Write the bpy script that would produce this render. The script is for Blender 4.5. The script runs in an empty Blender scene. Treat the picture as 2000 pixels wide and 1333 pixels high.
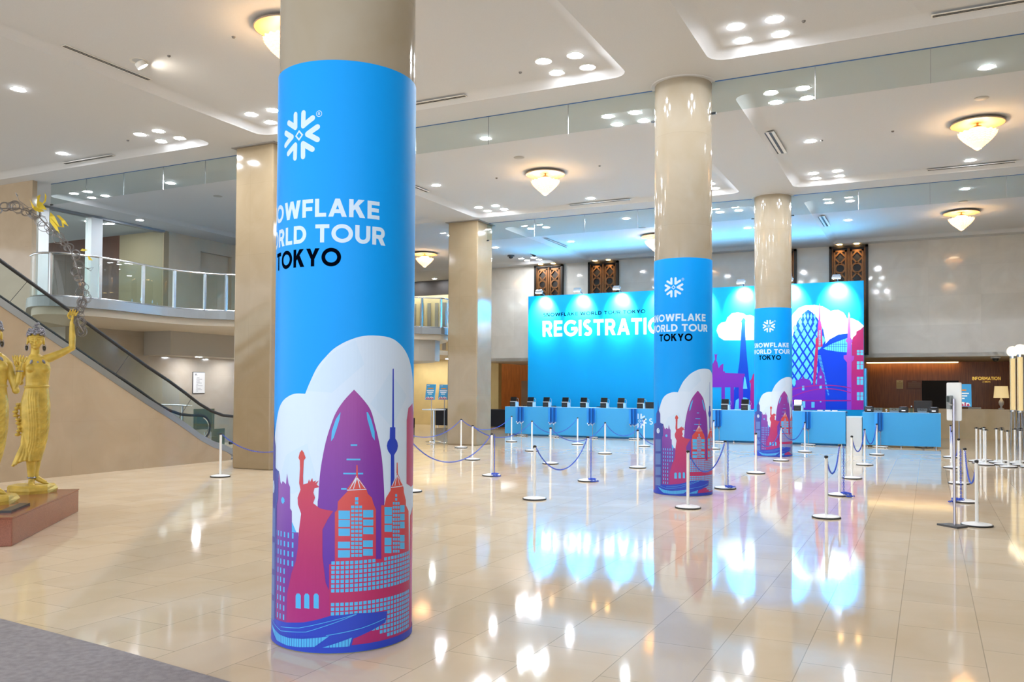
import bpy, bmesh, math, random
from mathutils import Vector, Matrix
random.seed(7)
S = bpy.context.scene
C = S.collection
PI = math.pi

# ---------------------------------------------------------------- camera, world, exposure
H = 1.65
cd = bpy.data.cameras.new('camera')
cam = bpy.data.objects.new('camera', cd); C.objects.link(cam)
F_PX, CY_PX, YAW, PITCH, ROLL = 1654.52, 721.29, -0.4574, 0.0235, 0.0056
cd.sensor_fit = 'HORIZONTAL'; cd.sensor_width = 36.0
cd.lens = F_PX * 36.0 / 2000.0
cd.shift_y = (CY_PX - 666.5) / 2000.0
cd.clip_start = 0.05; cd.clip_end = 200
_f = Vector((math.sin(YAW) * math.cos(PITCH), math.cos(YAW) * math.cos(PITCH), math.sin(PITCH)))
_x = Vector((math.cos(YAW), -math.sin(YAW), 0)); _u = _x.cross(_f)
_X = _x * math.cos(ROLL) + _u * math.sin(ROLL); _U = -_x * math.sin(ROLL) + _u * math.cos(ROLL)
M = Matrix.Identity(4)
for i in range(3):
    M[i][0] = _X[i]; M[i][1] = _U[i]; M[i][2] = -_f[i]
M[2][3] = H
cam.matrix_world = M
S.camera = cam

W = bpy.data.worlds.new('daylight'); S.world = W; W.use_nodes = True
bg = W.node_tree.nodes['Background']
bg.inputs[0].default_value = (0.90, 0.95, 1.0, 1); bg.inputs[1].default_value = 0.88

S.view_settings.view_transform = 'Standard'; S.view_settings.look = 'None'
S.view_settings.gamma = 1.0; S.view_settings.use_curve_mapping = False
S.view_settings.exposure = 1.5
DOWNLIGHT = 115.0        # radiance of a downlight lens
CHANDELIER = 9.0
FLOOD = 800.0           # watts of one backdrop flood lamp
CEILING_FILL = 40.0           # watts of one added blue uplight that tints the ceiling

# ---------------------------------------------------------------- helpers
def lin(c):
    if isinstance(c, str):
        c = tuple(int(c[i:i + 2], 16) / 255 for i in (0, 2, 4))
    return tuple(x / 12.92 if x <= 0.04045 else ((x + 0.055) / 1.055) ** 2.4 for x in c)

def mat(name, col, rough=0.5, metal=0.0, emit=None, es=0.0, var=0.0, scale=3.0, coat=0.0, bump=0.0, bscale=40.0, trans=0.0, spec=0.5, rvar=0.0, grad=None):
    m = bpy.data.materials.new(name); m.use_nodes = True
    nt = m.node_tree; N = nt.nodes; L = nt.links; b = N['Principled BSDF']
    c = lin(col)
    b.inputs['Base Color'].default_value = (*c, 1); b.inputs['Roughness'].default_value = rough
    b.inputs['Metallic'].default_value = metal; b.inputs['Coat Weight'].default_value = coat
    b.inputs['Coat Roughness'].default_value = 0.04
    b.inputs['Transmission Weight'].default_value = trans
    b.inputs['Specular IOR Level'].default_value = spec
    tc = N.new('ShaderNodeTexCoord')
    if var > 0 or rvar > 0:
        nz = N.new('ShaderNodeTexNoise'); nz.inputs['Scale'].default_value = scale; nz.inputs['Detail'].default_value = 6
        L.new(tc.outputs['Object'], nz.inputs['Vector'])
    if var > 0:
        r = N.new('ShaderNodeValToRGB'); r.color_ramp.elements[0].position = 0.3; r.color_ramp.elements[1].position = 0.7
        r.color_ramp.elements[0].color = (*[x * (1 - var) for x in c], 1)
        r.color_ramp.elements[1].color = (*[min(1, x * (1 + var)) for x in c], 1)
        L.new(nz.outputs['Fac'], r.inputs[0]); L.new(r.outputs[0], b.inputs['Base Color'])
    if grad:      # printed colour blend along the height of the artwork: [(z, colour), ...]
        sp = N.new('ShaderNodeSeparateXYZ'); L.new(tc.outputs['Object'], sp.inputs[0])
        mr = N.new('ShaderNodeMapRange'); mr.inputs[1].default_value = grad[0][0]; mr.inputs[2].default_value = grad[-1][0]
        L.new(sp.outputs['Z'], mr.inputs[0])
        r = N.new('ShaderNodeValToRGB')
        span = grad[-1][0] - grad[0][0]
        for i, (z, cc) in enumerate(grad):
            e = r.color_ramp.elements[i] if i < 2 else r.color_ramp.elements.new(1.0)
            e.position = (z - grad[0][0]) / span; e.color = (*lin(cc), 1)
        L.new(mr.outputs[0], r.inputs[0]); L.new(r.outputs[0], b.inputs['Base Color'])
    if rvar > 0:
        mr = N.new('ShaderNodeMapRange'); mr.inputs[3].default_value = max(0, rough - rvar); mr.inputs[4].default_value = rough + rvar
        L.new(nz.outputs['Fac'], mr.inputs[0]); L.new(mr.outputs[0], b.inputs['Roughness'])
    if bump > 0:
        n2 = N.new('ShaderNodeTexNoise'); n2.inputs['Scale'].default_value = bscale; n2.inputs['Detail'].default_value = 4
        L.new(tc.outputs['Object'], n2.inputs['Vector'])
        bp = N.new('ShaderNodeBump'); bp.inputs['Strength'].default_value = bump; bp.inputs['Distance'].default_value = 0.01
        L.new(n2.outputs['Fac'], bp.inputs['Height']); L.new(bp.outputs[0], b.inputs['Normal'])
    if emit is not None:
        b.inputs['Emission Color'].default_value = (*lin(emit), 1); b.inputs['Emission Strength'].default_value = es
    return m

def glass_mat(name, tint, refl=1.0):
    m = bpy.data.materials.new(name); m.use_nodes = True
    nt = m.node_tree; N = nt.nodes; L = nt.links
    for n in list(N):
        if n.type == 'BSDF_PRINCIPLED': N.remove(n)
    tr = N.new('ShaderNodeBsdfTransparent'); tr.inputs[0].default_value = (*lin(tint), 1)
    gl = N.new('ShaderNodeBsdfGlossy'); gl.inputs['Roughness'].default_value = 0.0
    fr = N.new('ShaderNodeFresnel'); fr.inputs[0].default_value = 1.45
    mu = N.new('ShaderNodeMath'); mu.operation = 'MULTIPLY'; mu.inputs[1].default_value = refl
    mx = N.new('ShaderNodeMixShader')
    ge = N.new('ShaderNodeNewGeometry'); fb = N.new('ShaderNodeMath'); fb.operation = 'SUBTRACT'; fb.inputs[0].default_value = 1.0; fb.use_clamp = True
    m3 = N.new('ShaderNodeMath'); m3.operation = 'MULTIPLY'; m3.use_clamp = True
    L.new(ge.outputs['Backfacing'], fb.inputs[1]); L.new(fr.outputs[0], mu.inputs[0]); L.new(mu.outputs[0], m3.inputs[0]); L.new(fb.outputs[0], m3.inputs[1])
    L.new(m3.outputs[0], mx.inputs[0]); L.new(tr.outputs[0], mx.inputs[1]); L.new(gl.outputs[0], mx.inputs[2])
    L.new(mx.outputs[0], N['Material Output'].inputs[0])
    return m

def marble(name, col, col2, rough, bw, bh, axes, mortar=0.0025, offset=0.5, shift=(0, 0), seam=0.75, veins=0.5, var=0.05, seam_col=None, spec=0.5):
    """polished stone laid in slabs bw x bh; axes picks the object axes of the slab grid"""
    m = bpy.data.materials.new(name); m.use_nodes = True
    nt = m.node_tree; N = nt.nodes; L = nt.links; b = N['Principled BSDF']
    tc = N.new('ShaderNodeTexCoord'); sp = N.new('ShaderNodeSeparateXYZ'); L.new(tc.outputs['Object'], sp.inputs[0])
    cb = N.new('ShaderNodeCombineXYZ')
    L.new(sp.outputs[axes[0]], cb.inputs[0]); L.new(sp.outputs[axes[1]], cb.inputs[1])
    mp = N.new('ShaderNodeVectorMath'); mp.operation = 'ADD'; mp.inputs[1].default_value = (shift[0], shift[1], 0)
    L.new(cb.outputs[0], mp.inputs[0])
    br = N.new('ShaderNodeTexBrick'); br.offset = offset; br.offset_frequency = 2; br.squash = 1
    br.inputs['Scale'].default_value = 1; br.inputs['Brick Width'].default_value = bw; br.inputs['Row Height'].default_value = bh
    br.inputs['Mortar Size'].default_value = mortar; br.inputs['Mortar Smooth'].default_value = 0.0; br.inputs['Bias'].default_value = 0
    c = lin(col); c2 = lin(col2)
    br.inputs['Color1'].default_value = (1 - var, 1 - var, 1 - var, 1); br.inputs['Color2'].default_value = (1 + var, 1 + var, 1 + var, 1)
    sc = seam_col or (seam, seam, seam)
    br.inputs['Mortar'].default_value = (*sc, 1)
    L.new(mp.outputs[0], br.inputs['Vector'])
    nz = N.new('ShaderNodeTexNoise'); nz.inputs['Scale'].default_value = 1.3; nz.inputs['Detail'].default_value = 8; nz.inputs['Distortion'].default_value = 1.2
    L.new(tc.outputs['Object'], nz.inputs['Vector'])
    rp = N.new('ShaderNodeValToRGB'); rp.color_ramp.elements[0].position = 0.5 - veins * 0.4; rp.color_ramp.elements[1].position = 0.5 + veins * 0.4
    rp.color_ramp.elements[0].color = (*c2, 1); rp.color_ramp.elements[1].color = (*c, 1)
    L.new(nz.outputs['Fac'], rp.inputs[0])
    mx = N.new('ShaderNodeMix'); mx.data_type = 'RGBA'; mx.blend_type = 'MULTIPLY'; mx.inputs[0].default_value = 1
    L.new(rp.outputs[0], mx.inputs[6]); L.new(br.outputs['Color'], mx.inputs[7]); L.new(mx.outputs[2], b.inputs['Base Color'])
    n2 = N.new('ShaderNodeTexNoise'); n2.inputs['Scale'].default_value = 2.1; n2.inputs['Detail'].default_value = 3
    L.new(tc.outputs['Object'], n2.inputs['Vector'])
    mr = N.new('ShaderNodeMapRange'); mr.inputs[3].default_value = rough * 0.75; mr.inputs[4].default_value = rough * 1.25
    L.new(n2.outputs['Fac'], mr.inputs[0]); L.new(mr.outputs[0], b.inputs['Roughness'])
    b.inputs['Specular IOR Level'].default_value = spec
    return m

class MB:
    def __init__(s): s.v = []; s.f = []
    def add(s, vs, fs):
        o = len(s.v); s.v += [tuple(v) for v in vs]; s.f += [tuple(i + o for i in f) for f in fs]; return s
    def box(s, c, d, rz=0.0, rx=0.0):
        R = Matrix.Rotation(rz, 3, 'Z') @ Matrix.Rotation(rx, 3, 'X')
        vs = [Vector(c) + R @ Vector((sx * d[0] / 2, sy * d[1] / 2, sz * d[2] / 2)) for sz in (-1, 1) for sy in (-1, 1) for sx in (-1, 1)]
        return s.add(vs, [(0, 2, 3, 1), (4, 5, 7, 6), (0, 1, 5, 4), (2, 6, 7, 3), (0, 4, 6, 2), (1, 3, 7, 5)])
    def bb(s, x0, x1, y0, y1, z0, z1):
        return s.box(((x0 + x1) / 2, (y0 + y1) / 2, (z0 + z1) / 2), (x1 - x0, y1 - y0, z1 - z0))
    def lathe(s, prof, n=32, c=(0, 0, 0), capa=True, capb=True):
        vs = []; fs = []
        for r, z in prof:
            for k in range(n):
                a = 2 * PI * k / n; vs.append((c[0] + r * math.cos(a), c[1] + r * math.sin(a), c[2] + z))
        for i in range(len(prof) - 1):
            for k in range(n):
                k2 = (k + 1) % n; fs.append((i * n + k, i * n + k2, (i + 1) * n + k2, (i + 1) * n + k))
        if capa: fs.append(tuple(reversed(range(n))))
        if capb: fs.append(tuple((len(prof) - 1) * n + k for k in range(n)))
        return s.add(vs, fs)
    def tube(s, path, r, n=8, closed=False, caps=True):
        P = [Vector(p) for p in path]; rr = r if isinstance(r, (list, tuple)) else [r] * len(P)
        T = []
        for i in range(len(P)):
            if closed: t = P[(i + 1) % len(P)] - P[i - 1]
            else: t = P[min(i + 1, len(P) - 1)] - P[max(i - 1, 0)]
            T.append(t.normalized() if t.length > 1e-9 else Vector((0, 0, 1)))
        up = Vector((0, 0, 1)) if abs(T[0].z) < 0.9 else Vector((1, 0, 0))
        nrm = T[0].cross(up).normalized(); vs = []; fs = []
        for i, p in enumerate(P):
            nrm = (nrm - T[i] * nrm.dot(T[i]))
            nrm = nrm.normalized() if nrm.length > 1e-6 else T[i].orthogonal().normalized()
            b = T[i].cross(nrm); q = rr[i]
            q = q if isinstance(q, (list, tuple)) else (q, q)
            for k in range(n):
                a = 2 * PI * k / n; vs.append(p + nrm * (math.cos(a) * q[0]) + b * (math.sin(a) * q[1]))
        m = len(P)
        for i in range(m if closed else m - 1):
            j = (i + 1) % m
            for k in range(n):
                k2 = (k + 1) % n; fs.append((i * n + k, i * n + k2, j * n + k2, j * n + k))
        if caps and not closed:
            fs.append(tuple(reversed(range(n)))); fs.append(tuple((m - 1) * n + k for k in range(n)))
        return s.add(vs, fs)
    def loft(s, rings, n=24):   # rings: (cx, cy, z, rx, ry)
        vs = []; fs = []
        for cx, cy, z, rx, ry in rings:
            for k in range(n):
                a = 2 * PI * k / n; vs.append((cx + rx * math.cos(a), cy + ry * math.sin(a), z))
        for i in range(len(rings) - 1):
            for k in range(n):
                k2 = (k + 1) % n; fs.append((i * n + k, i * n + k2, (i + 1) * n + k2, (i + 1) * n + k))
        fs.append(tuple(reversed(range(n)))); fs.append(tuple((len(rings) - 1) * n + k for k in range(n)))
        return s.add(vs, fs)
    def ball(s, c, r, n=16, m=10):
        r = r if isinstance(r, (list, tuple)) else (r, r, r)
        vs = [(c[0], c[1], c[2] - r[2])]; fs = []
        for i in range(1, m):
            t = -PI / 2 + PI * i / m
            for k in range(n):
                a = 2 * PI * k / n; vs.append((c[0] + r[0] * math.cos(t) * math.cos(a), c[1] + r[1] * math.cos(t) * math.sin(a), c[2] + r[2] * math.sin(t)))
        vs.append((c[0], c[1], c[2] + r[2]))
        for k in range(n): fs.append((0, 1 + (k + 1) % n, 1 + k))
        for i in range(m - 2):
            for k in range(n):
                k2 = (k + 1) % n; a = 1 + i * n; fs.append((a + k, a + k2, a + n + k2, a + n + k))
        l = len(vs) - 1; a = 1 + (m - 2) * n
        for k in range(n): fs.append((l, a + k, a + (k + 1) % n))
        return s.add(vs, fs)
    def prism(s, pts, z0, z1):    # outline in x, y extruded in z
        ar = sum(pts[i][0] * pts[(i + 1) % len(pts)][1] - pts[(i + 1) % len(pts)][0] * pts[i][1] for i in range(len(pts)))
        if ar < 0: pts = pts[::-1]
        n = len(pts); vs = [(p[0], p[1], z0) for p in pts] + [(p[0], p[1], z1) for p in pts]
        fs = [tuple(reversed(range(n))), tuple(range(n, 2 * n))] + [(k, (k + 1) % n, n + (k + 1) % n, n + k) for k in range(n)]
        return s.add(vs, fs)
    def prism_x(s, pts, x0, x1):  # outline in y, z extruded in x
        ar = sum(pts[i][0] * pts[(i + 1) % len(pts)][1] - pts[(i + 1) % len(pts)][0] * pts[i][1] for i in range(len(pts)))
        if ar < 0: pts = pts[::-1]
        n = len(pts); vs = [(x0, p[0], p[1]) for p in pts] + [(x1, p[0], p[1]) for p in pts]
        fs = [tuple(reversed(range(n))), tuple(range(n, 2 * n))] + [(k, (k + 1) % n, n + (k + 1) % n, n + k) for k in range(n)]
        return s.add(vs, fs)

def obj(name, mb, m, parent=None, angle=38, smooth=True, bevel=0.0):
    me = bpy.data.meshes.new(name)
    if isinstance(mb, MB):
        me.from_pydata(mb.v, [], mb.f)
    else:
        mb.to_mesh(me)
    me.update()
    if smooth and len(me.polygons):
        me.polygons.foreach_set('use_smooth', [True] * len(me.polygons))
        me.set_sharp_from_angle(angle=math.radians(angle))
    me.materials.append(m)
    o = bpy.data.objects.new(name, me); C.objects.link(o)
    if parent: o.parent = parent
    if bevel > 0:
        bv = o.modifiers.new('bevel', 'BEVEL'); bv.width = bevel; bv.segments = 2; bv.limit_method = 'ANGLE'
    return o

def tag(o, label=None, cat=None, group=None, kind=None):
    if label: o['label'] = label
    if cat: o['category'] = cat
    if group: o['group'] = group
    if kind: o['kind'] = kind
    return o

def thing(name, label, cat, loc=(0, 0, 0), rz=0.0, group=None):
    o = bpy.data.objects.new(name, None); C.objects.link(o)
    o.location = loc; o.rotation_euler = (0, 0, rz); o.empty_display_size = 0.1
    return tag(o, label, cat, group)

def struct(name, mb, m, label=None, parent=None, **k):
    o = obj(name, mb, m, parent, **k)
    if parent is None: o['kind'] = 'structure'
    if label: o['label'] = label
    return o

def kids(o): return [c for c in C.objects if c.parent == o]

def dup(root, loc, rz=None, label=None, group=None):
    r = root.copy(); C.objects.link(r); r.location = loc
    if rz is not None: r.rotation_euler = (0, 0, rz)
    if label: r['label'] = label
    if group: r['group'] = group
    for ch in (KID[root.name] if root.name in KID else kids(root)):
        c = ch.copy(); C.objects.link(c); c.parent = r
        for g in (KID[ch.name] if ch.name in KID else kids(ch)):
            d = g.copy(); C.objects.link(d); d.parent = c
    return r
KID = {}
def proto(root):      # remember the parts of a source, so that copying does not search the scene
    KID[root.name] = kids(root)
    for c in KID[root.name]: KID[c.name] = kids(c)
    return root

# flat artwork: outlines in (s, z) laid on a cylinder or on a wall
def flat_bm(polys, step=None, axis=0):
    bm = bmesh.new()
    for i, p in enumerate(polys):
        vs = [bm.verts.new((q[0], -.00002 * (i % 8), q[1])) for q in p]
        try: bm.faces.new(vs)
        except ValueError: pass
    bm.normal_update()
    bmesh.ops.triangulate(bm, faces=bm.faces[:], ngon_method='EAR_CLIP')
    bm.normal_update()
    bmesh.ops.reverse_faces(bm, faces=[f for f in bm.faces if f.normal.y > 0])
    if step and bm.verts:
        lo = min(v.co.x for v in bm.verts); hi = max(v.co.x for v in bm.verts)
        x = math.ceil(lo / step) * step
        while x < hi:
            bmesh.ops.bisect_plane(bm, geom=bm.verts[:] + bm.edges[:] + bm.faces[:], plane_co=(x, 0, 0), plane_no=(1, 0, 0))
            x += step
    return bm

def on_cylinder(name, polys, m, parent, R, layer, R0=0.462):
    bm = flat_bm(polys, 0.022) if not isinstance(polys, bmesh.types.BMesh) else polys
    r = R + layer * 0.0003
    for v in bm.verts:
        a = v.co.x / R0; q = r - v.co.y; v.co = (q * math.sin(a), -q * math.cos(a), v.co.z)
    o = obj(name, bm, m, parent, smooth=False); bm.free(); return o

def on_wall(name, polys, m, parent, layer):
    bm = flat_bm(polys) if not isinstance(polys, bmesh.types.BMesh) else polys
    for v in bm.verts: v.co.y -= layer * 0.001
    o = obj(name, bm, m, parent, smooth=False); bm.free(); return o

def capsule(a, b, r, n=6):
    a = Vector(a); b = Vector(b); d = (b - a).normalized(); t0 = math.atan2(d.y, d.x); P = []
    for k in range(n + 1):
        t = t0 - PI / 2 + PI * k / n; P.append((b.x + r * math.cos(t), b.y + r * math.sin(t)))
    for k in range(n + 1):
        t = t0 + PI / 2 + PI * k / n; P.append((a.x + r * math.cos(t), a.y + r * math.sin(t)))
    return P

def emblem(cx, cz, R):
    """six rounded chevrons around a small diamond"""
    P = []
    for k in range(6):
        t = PI / 3 * k; ap = Vector((math.cos(t), math.sin(t))) * R * 0.40
        for sgn in (-1, 1):
            q = t + sgn * PI / 6.2; e = ap + Vector((math.cos(q), math.sin(q))) * R * 0.50
            P.append([(cx + x, cz + z) for x, z in capsule(ap, e, R * 0.105)])
    d = R * 0.21; w = R * 0.09
    for k in range(4):
        t = PI / 2 * k; u = PI / 2 * (k + 1)
        P.append([(cx + math.cos(t) * d, cz + math.sin(t) * d), (cx + math.cos(u) * d, cz + math.sin(u) * d),
                  (cx + math.cos(u) * (d - w), cz + math.sin(u) * (d - w)), (cx + math.cos(t) * (d - w), cz + math.sin(t) * (d - w))])
    return P

def smooth_path(P, n=4):
    out = []
    for i in range(len(P) - 1):
        p0 = Vector(P[max(i - 1, 0)]); p1 = Vector(P[i]); p2 = Vector(P[i + 1]); p3 = Vector(P[min(i + 2, len(P) - 1)])
        for k in range(n):
            t = k / n
            out.append(tuple(0.5 * ((2 * p1) + (p2 - p0) * t + (2 * p0 - 5 * p1 + 4 * p2 - p3) * t * t + (3 * p1 - p0 - 3 * p2 + p3) * t ** 3)))
    out.append(tuple(P[-1])); return out
def disc(cx, cz, r, n=24): return [(cx + r * math.cos(2 * PI * k / n), cz + r * math.sin(2 * PI * k / n)) for k in range(n)]
def rect(x0, z0, x1, z1): return [(x0, z0), (x1, z0), (x1, z1), (x0, z1)]
def line(pts, w):
    P = []
    for (a, b) in zip(pts[:-1], pts[1:]):
        d = Vector((b[0] - a[0], b[1] - a[1])).normalized() * w / 2; n = (-d.y, d.x)
        P.append([(a[0] + n[0], a[1] + n[1]), (b[0] + n[0], b[1] + n[1]), (b[0] - n[0], b[1] - n[1]), (a[0] - n[0], a[1] - n[1])])
    return P

# geometric sans drawn stroke by stroke; cap height 1, w = stroke width
def stroke(P, w, closed=False):
    P = [Vector(p) for p in P]; n = len(P); L_ = []; R_ = []
    for i in range(n):
        a = P[i - 1] if (closed or i > 0) else P[i]; b = P[(i + 1) % n] if (closed or i < n - 1) else P[i]
        d0 = (P[i] - a); d1 = (b - P[i])
        if d0.length < 1e-9: d0 = d1
        if d1.length < 1e-9: d1 = d0
        d0 = d0.normalized(); d1 = d1.normalized(); n0 = Vector((-d0.y, d0.x)); n1 = Vector((-d1.y, d1.x)); m_ = (n0 + n1)
        m_ = m_ / max(.3, m_.dot(n0)) if m_.length > 1e-6 else n0
        L_.append(P[i] + m_ * w / 2); R_.append(P[i] - m_ * w / 2)
    return [[tuple(R_[i]), tuple(R_[(i + 1) % n]), tuple(L_[(i + 1) % n]), tuple(L_[i])] for i in range(n if closed else n - 1)]
def arc(cx, cy, rx, ry, a0, a1, n=18):
    return [(cx + rx * math.cos(math.radians(a0 + (a1 - a0) * k / n)), cy + ry * math.sin(math.radians(a0 + (a1 - a0) * k / n))) for k in range(n + 1)]
def glyph(ch, w):
    h = w / 2; V = lambda x, y0=0, y1=1: rect(x, y0, x + w, y1); Hb = lambda y, x0, x1: rect(x0, y, x1, y + w); k = w * 1.22
    if ch == 'I': return [V(0)], w
    if ch == 'L': return [V(0), Hb(0, w * .5, .58)], .58
    if ch == 'E': return [V(0), Hb(0, w * .5, .64), Hb(.5 - h, w * .5, .60), Hb(1 - w, w * .5, .64)], .64
    if ch == 'F': return [V(0), Hb(.5 - w * .7, w * .5, .58), Hb(1 - w, w * .5, .62)], .62
    if ch == 'T': return [Hb(1 - w, 0, .74), V(.37 - h, 0, 1 - h)], .74
    if ch == 'N': return [V(0), V(.80 - w), [(w * .5, 1), (0, 1), (.80 - k, 0), (.80, 0), (k, 1)][1:]], .80
    if ch == 'M': return [V(0), V(.98 - w), [(0, 1), (.49 - k * .5, .25), (.49 + k * .5, .25), (k, 1)], [(.98 - k, 1), (.49 - k * .5, .25), (.49 + k * .5, .25), (.98, 1)]], .98
    if ch == 'O': return stroke(arc(.54, .5, .54 - h, .515 - h, 0, 360, 36)[:-1], w, True), 1.08
    if ch == 'U': return stroke([(h, 1)] + arc(.39, .39, .39 - h, .405 - h, 180, 360, 18) + [(.78 - h, 1)], w), .78
    if ch == 'D': return [V(0)] + stroke([(h, 1 - h)] + arc(.36, .5, .48 - h, .5 - h, 90, -90, 20) + [(h, h)], w), .84
    if ch == 'R': return [V(0)] + stroke([(h, 1 - h)] + arc(.42, .675, .30 - h, .325 - h, 90, -90, 14) + [(h, .35 + h)], w) + [[(.30, .40), (.30 + k, .42), (.76, 0), (.76 - k, 0)]], .76
    if ch == 'A': return [[(0, 0), (k * .92, 0), (.45 + k * .42, 1), (.45 - k * .42, 1)], [(.90 - k * .92, 0), (.90, 0), (.45 + k * .42, 1), (.45 - k * .42, 1)], Hb(.20, .18, .72)], .90
    if ch == 'Y': return [V(.41 - h, 0, .46), [(0, 1), (.41 - h, .40), (.41 + h, .40), (k, 1)], [(.82 - k, 1), (.41 - h, .40), (.41 + h, .40), (.82, 1)]], .82
    if ch == 'W': return [[(0, 1), (k * .95, 1), (.33 + k * .45, 0), (.33 - k * .45, 0)], [(.33 - k * .45, 0), (.33 + k * .45, 0), (.62 + k * .42, 1), (.62 - k * .42, 1)], [(.62 - k * .42, 1), (.62 + k * .42, 1), (.91 + k * .45, 0), (.91 - k * .45, 0)], [(1.24 - k * .95, 1), (1.24, 1), (.91 + k * .45, 0), (.91 - k * .45, 0)]], 1.24
    if ch == 'K': return [V(0), [(w * .9, .34), (w * .9, .34 + k * 1.05), (.74 - k * 1.1, 1), (.76, 1)], [(.27, .50), (.27 + w * .85, .50 + w * .9), (.80, 0), (.80 - k * 1.05, 0)]], .80
    if ch == 'S': return stroke(arc(.335, .735, .295 - h, .28 - h, 35, 262, 18) + arc(.345, .275, .325 - h, .29 - h, 82, -145, 18), w), .67
    if ch == 'G': return stroke(arc(.54, .5, .54 - h, .515 - h, 42, 345, 30) + [(1.0 - h, .46)], w) + [Hb(.46 - h, .56, 1.0)], 1.02
    if ch == 's': return stroke(arc(.23, .50, .20 - h, .19 - h, 35, 262, 14) + arc(.24, .19, .22 - h, .20 - h, 82, -145, 14), w), .46
    if ch == 'n': return [V(0, 0, .68)] + stroke([(h, .3)] + arc(.28, .40, .28 - h, .29 - h, 180, 0, 14) + [(.56 - h, 0)], w), .56
    if ch == 'o': return stroke(arc(.34, .34, .34 - h, .345 - h, 0, 360, 28)[:-1], w, True), .68
    if ch == 'a': return stroke(arc(.33, .34, .33 - h, .345 - h, 0, 360, 28)[:-1], w, True) + [V(.66 - w, 0, .68)], .66
    if ch == 'e': return stroke(arc(.33, .34, .33 - h, .345 - h, 0, 320, 26), w) + [Hb(.34 - h, .08, .62)], .66
    if ch == 'l': return [V(0, 0, 1)], w
    if ch == 'f': return [V(.10, 0, .75), Hb(.56, 0, .36)] + stroke(arc(.30, .74, .20 - h, .26 - h, 180, 60, 10), w), .38
    if ch == 'k': return [V(0, 0, 1), [(w, .25), (w, .25 + k), (.52 - k, .68), (.54, .68)], [(.18, .36), (.18 + w, .44), (.58, 0), (.58 - k, 0)]], .58
    if ch == 'w': return [[(0, .68), (k * .9, .68), (.22 + k * .4, 0), (.22 - k * .4, 0)], [(.22 - k * .4, 0), (.22 + k * .4, 0), (.42 + k * .4, .68), (.42 - k * .4, .68)], [(.42 - k * .4, .68), (.42 + k * .4, .68), (.62 + k * .4, 0), (.62 - k * .4, 0)], [(.84 - k * .9, .68), (.84, .68), (.62 + k * .4, 0), (.62 - k * .4, 0)]], .84
    return [], .30
def text_bm(lines, bold=.2, step=None, gap=.11):
    """lines: (text, x_left, x_right, z_base, cap_height) -> flat bold letters in the x, z plane"""
    out = bmesh.new(); c = 0
    for body, x0, x1, zb, cap in lines:
        x = 0; G_ = []
        for ch in body:
            g_, wd = glyph(ch, bold); G_ += [[(p[0] + x, p[1]) for p in q] for q in g_]; x += wd + gap
        tot = x - gap; s_ = (x1 - x0) / tot
        for q in G_:
            c += 1; vs = [out.verts.new((x0 + p[0] * s_, -.00003 * (c % 7), zb + p[1] * cap)) for p in q]
            try: out.faces.new(vs)
            except ValueError: pass
    out.normal_update()
    bmesh.ops.triangulate(out, faces=out.faces[:], ngon_method='EAR_CLIP')
    out.normal_update()
    bmesh.ops.reverse_faces(out, faces=[f for f in out.faces if f.normal.y > 0])
    if step:
        lo = min(v.co.x for v in out.verts); hi = max(v.co.x for v in out.verts); x = lo + step
        while x < hi:
            bmesh.ops.bisect_plane(out, geom=out.verts[:] + out.edges[:] + out.faces[:], plane_co=(x, 0, 0), plane_no=(1, 0, 0)); x += step
    return out
def font_bm(body, x0, x1, zb, cap):
    cu = bpy.data.curves.new('lettering', 'FONT'); cu.body = body
    o = bpy.data.objects.new('lettering', cu); C.objects.link(o)
    me = o.evaluated_get(bpy.context.evaluated_depsgraph_get()).to_mesh()
    bm = bmesh.new(); bm.from_mesh(me); xs = [v.co.x for v in bm.verts]; ys = [v.co.y for v in bm.verts]
    a, b2, c0, c1 = min(xs), max(xs), min(ys), max(ys)
    for v in bm.verts: v.co = (x0 + (v.co.x - a) / (b2 - a) * (x1 - x0), 0, zb + (v.co.y - c0) / (c1 - c0) * cap)
    bpy.data.objects.remove(o); bpy.data.curves.remove(cu)
    bm.normal_update(); return bm

# ---------------------------------------------------------------- materials
floor_m = marble('polished_limestone_floor', 'ecdac0', 'dfc8a6', 0.062, 0.79, 0.5035, ('Y', 'X'), mortar=0.003, shift=(0.10, 0.2015), seam=0.66, veins=0.9, var=0.05, spec=0.36)
ceil_m = mat('ceiling_plaster', 'c4c4c4', 0.85, var=0.02, scale=60, bump=0.05, bscale=300)
pillar_m = marble('polished_beige_marble', 'a08f75', '948265', 0.10, 1.01, 1.45, ('X', 'Z'), mortar=0.002, offset=0, seam=0.85, veins=0.8, var=0.02, shift=(0.25, 0))
column_m = marble('polished_cream_marble', 'a89f90', '9e9078', 0.07, 2.0, 1.45, ('X', 'Z'), mortar=0.002, offset=0, seam=0.85, veins=0.8, var=0.01, shift=(1, 0.1))
backwall_m = marble('polished_grey_beige_marble', 'ccc7bd', 'c0baaf', 0.06, 1.5, 0.95, ('X', 'Z'), mortar=0.002, offset=0.0, seam=0.9, veins=0.6, var=0.05)
sidewall_m = marble('polished_rose_beige_marble', 'b4a188', 'a69278', 0.10, 1.5, 1.0, ('Y', 'Z'), mortar=0.002, offset=0, seam=0.9, veins=0.9, var=0.02)
lowerwall_m = marble('polished_grey_rose_marble', 'a79c8d', '9c8f7e', 0.12, 1.5, 1.0, ('Y', 'Z'), mortar=0.002, offset=0, seam=0.9, veins=0.8, var=0.02)
cream_m = mat('cream_wall_paint', 'b5a893', 0.6, var=0.03)
white_m = mat('white_paint', 'cdd0d1', 0.45, var=0.015)
wood_m = None
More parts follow.
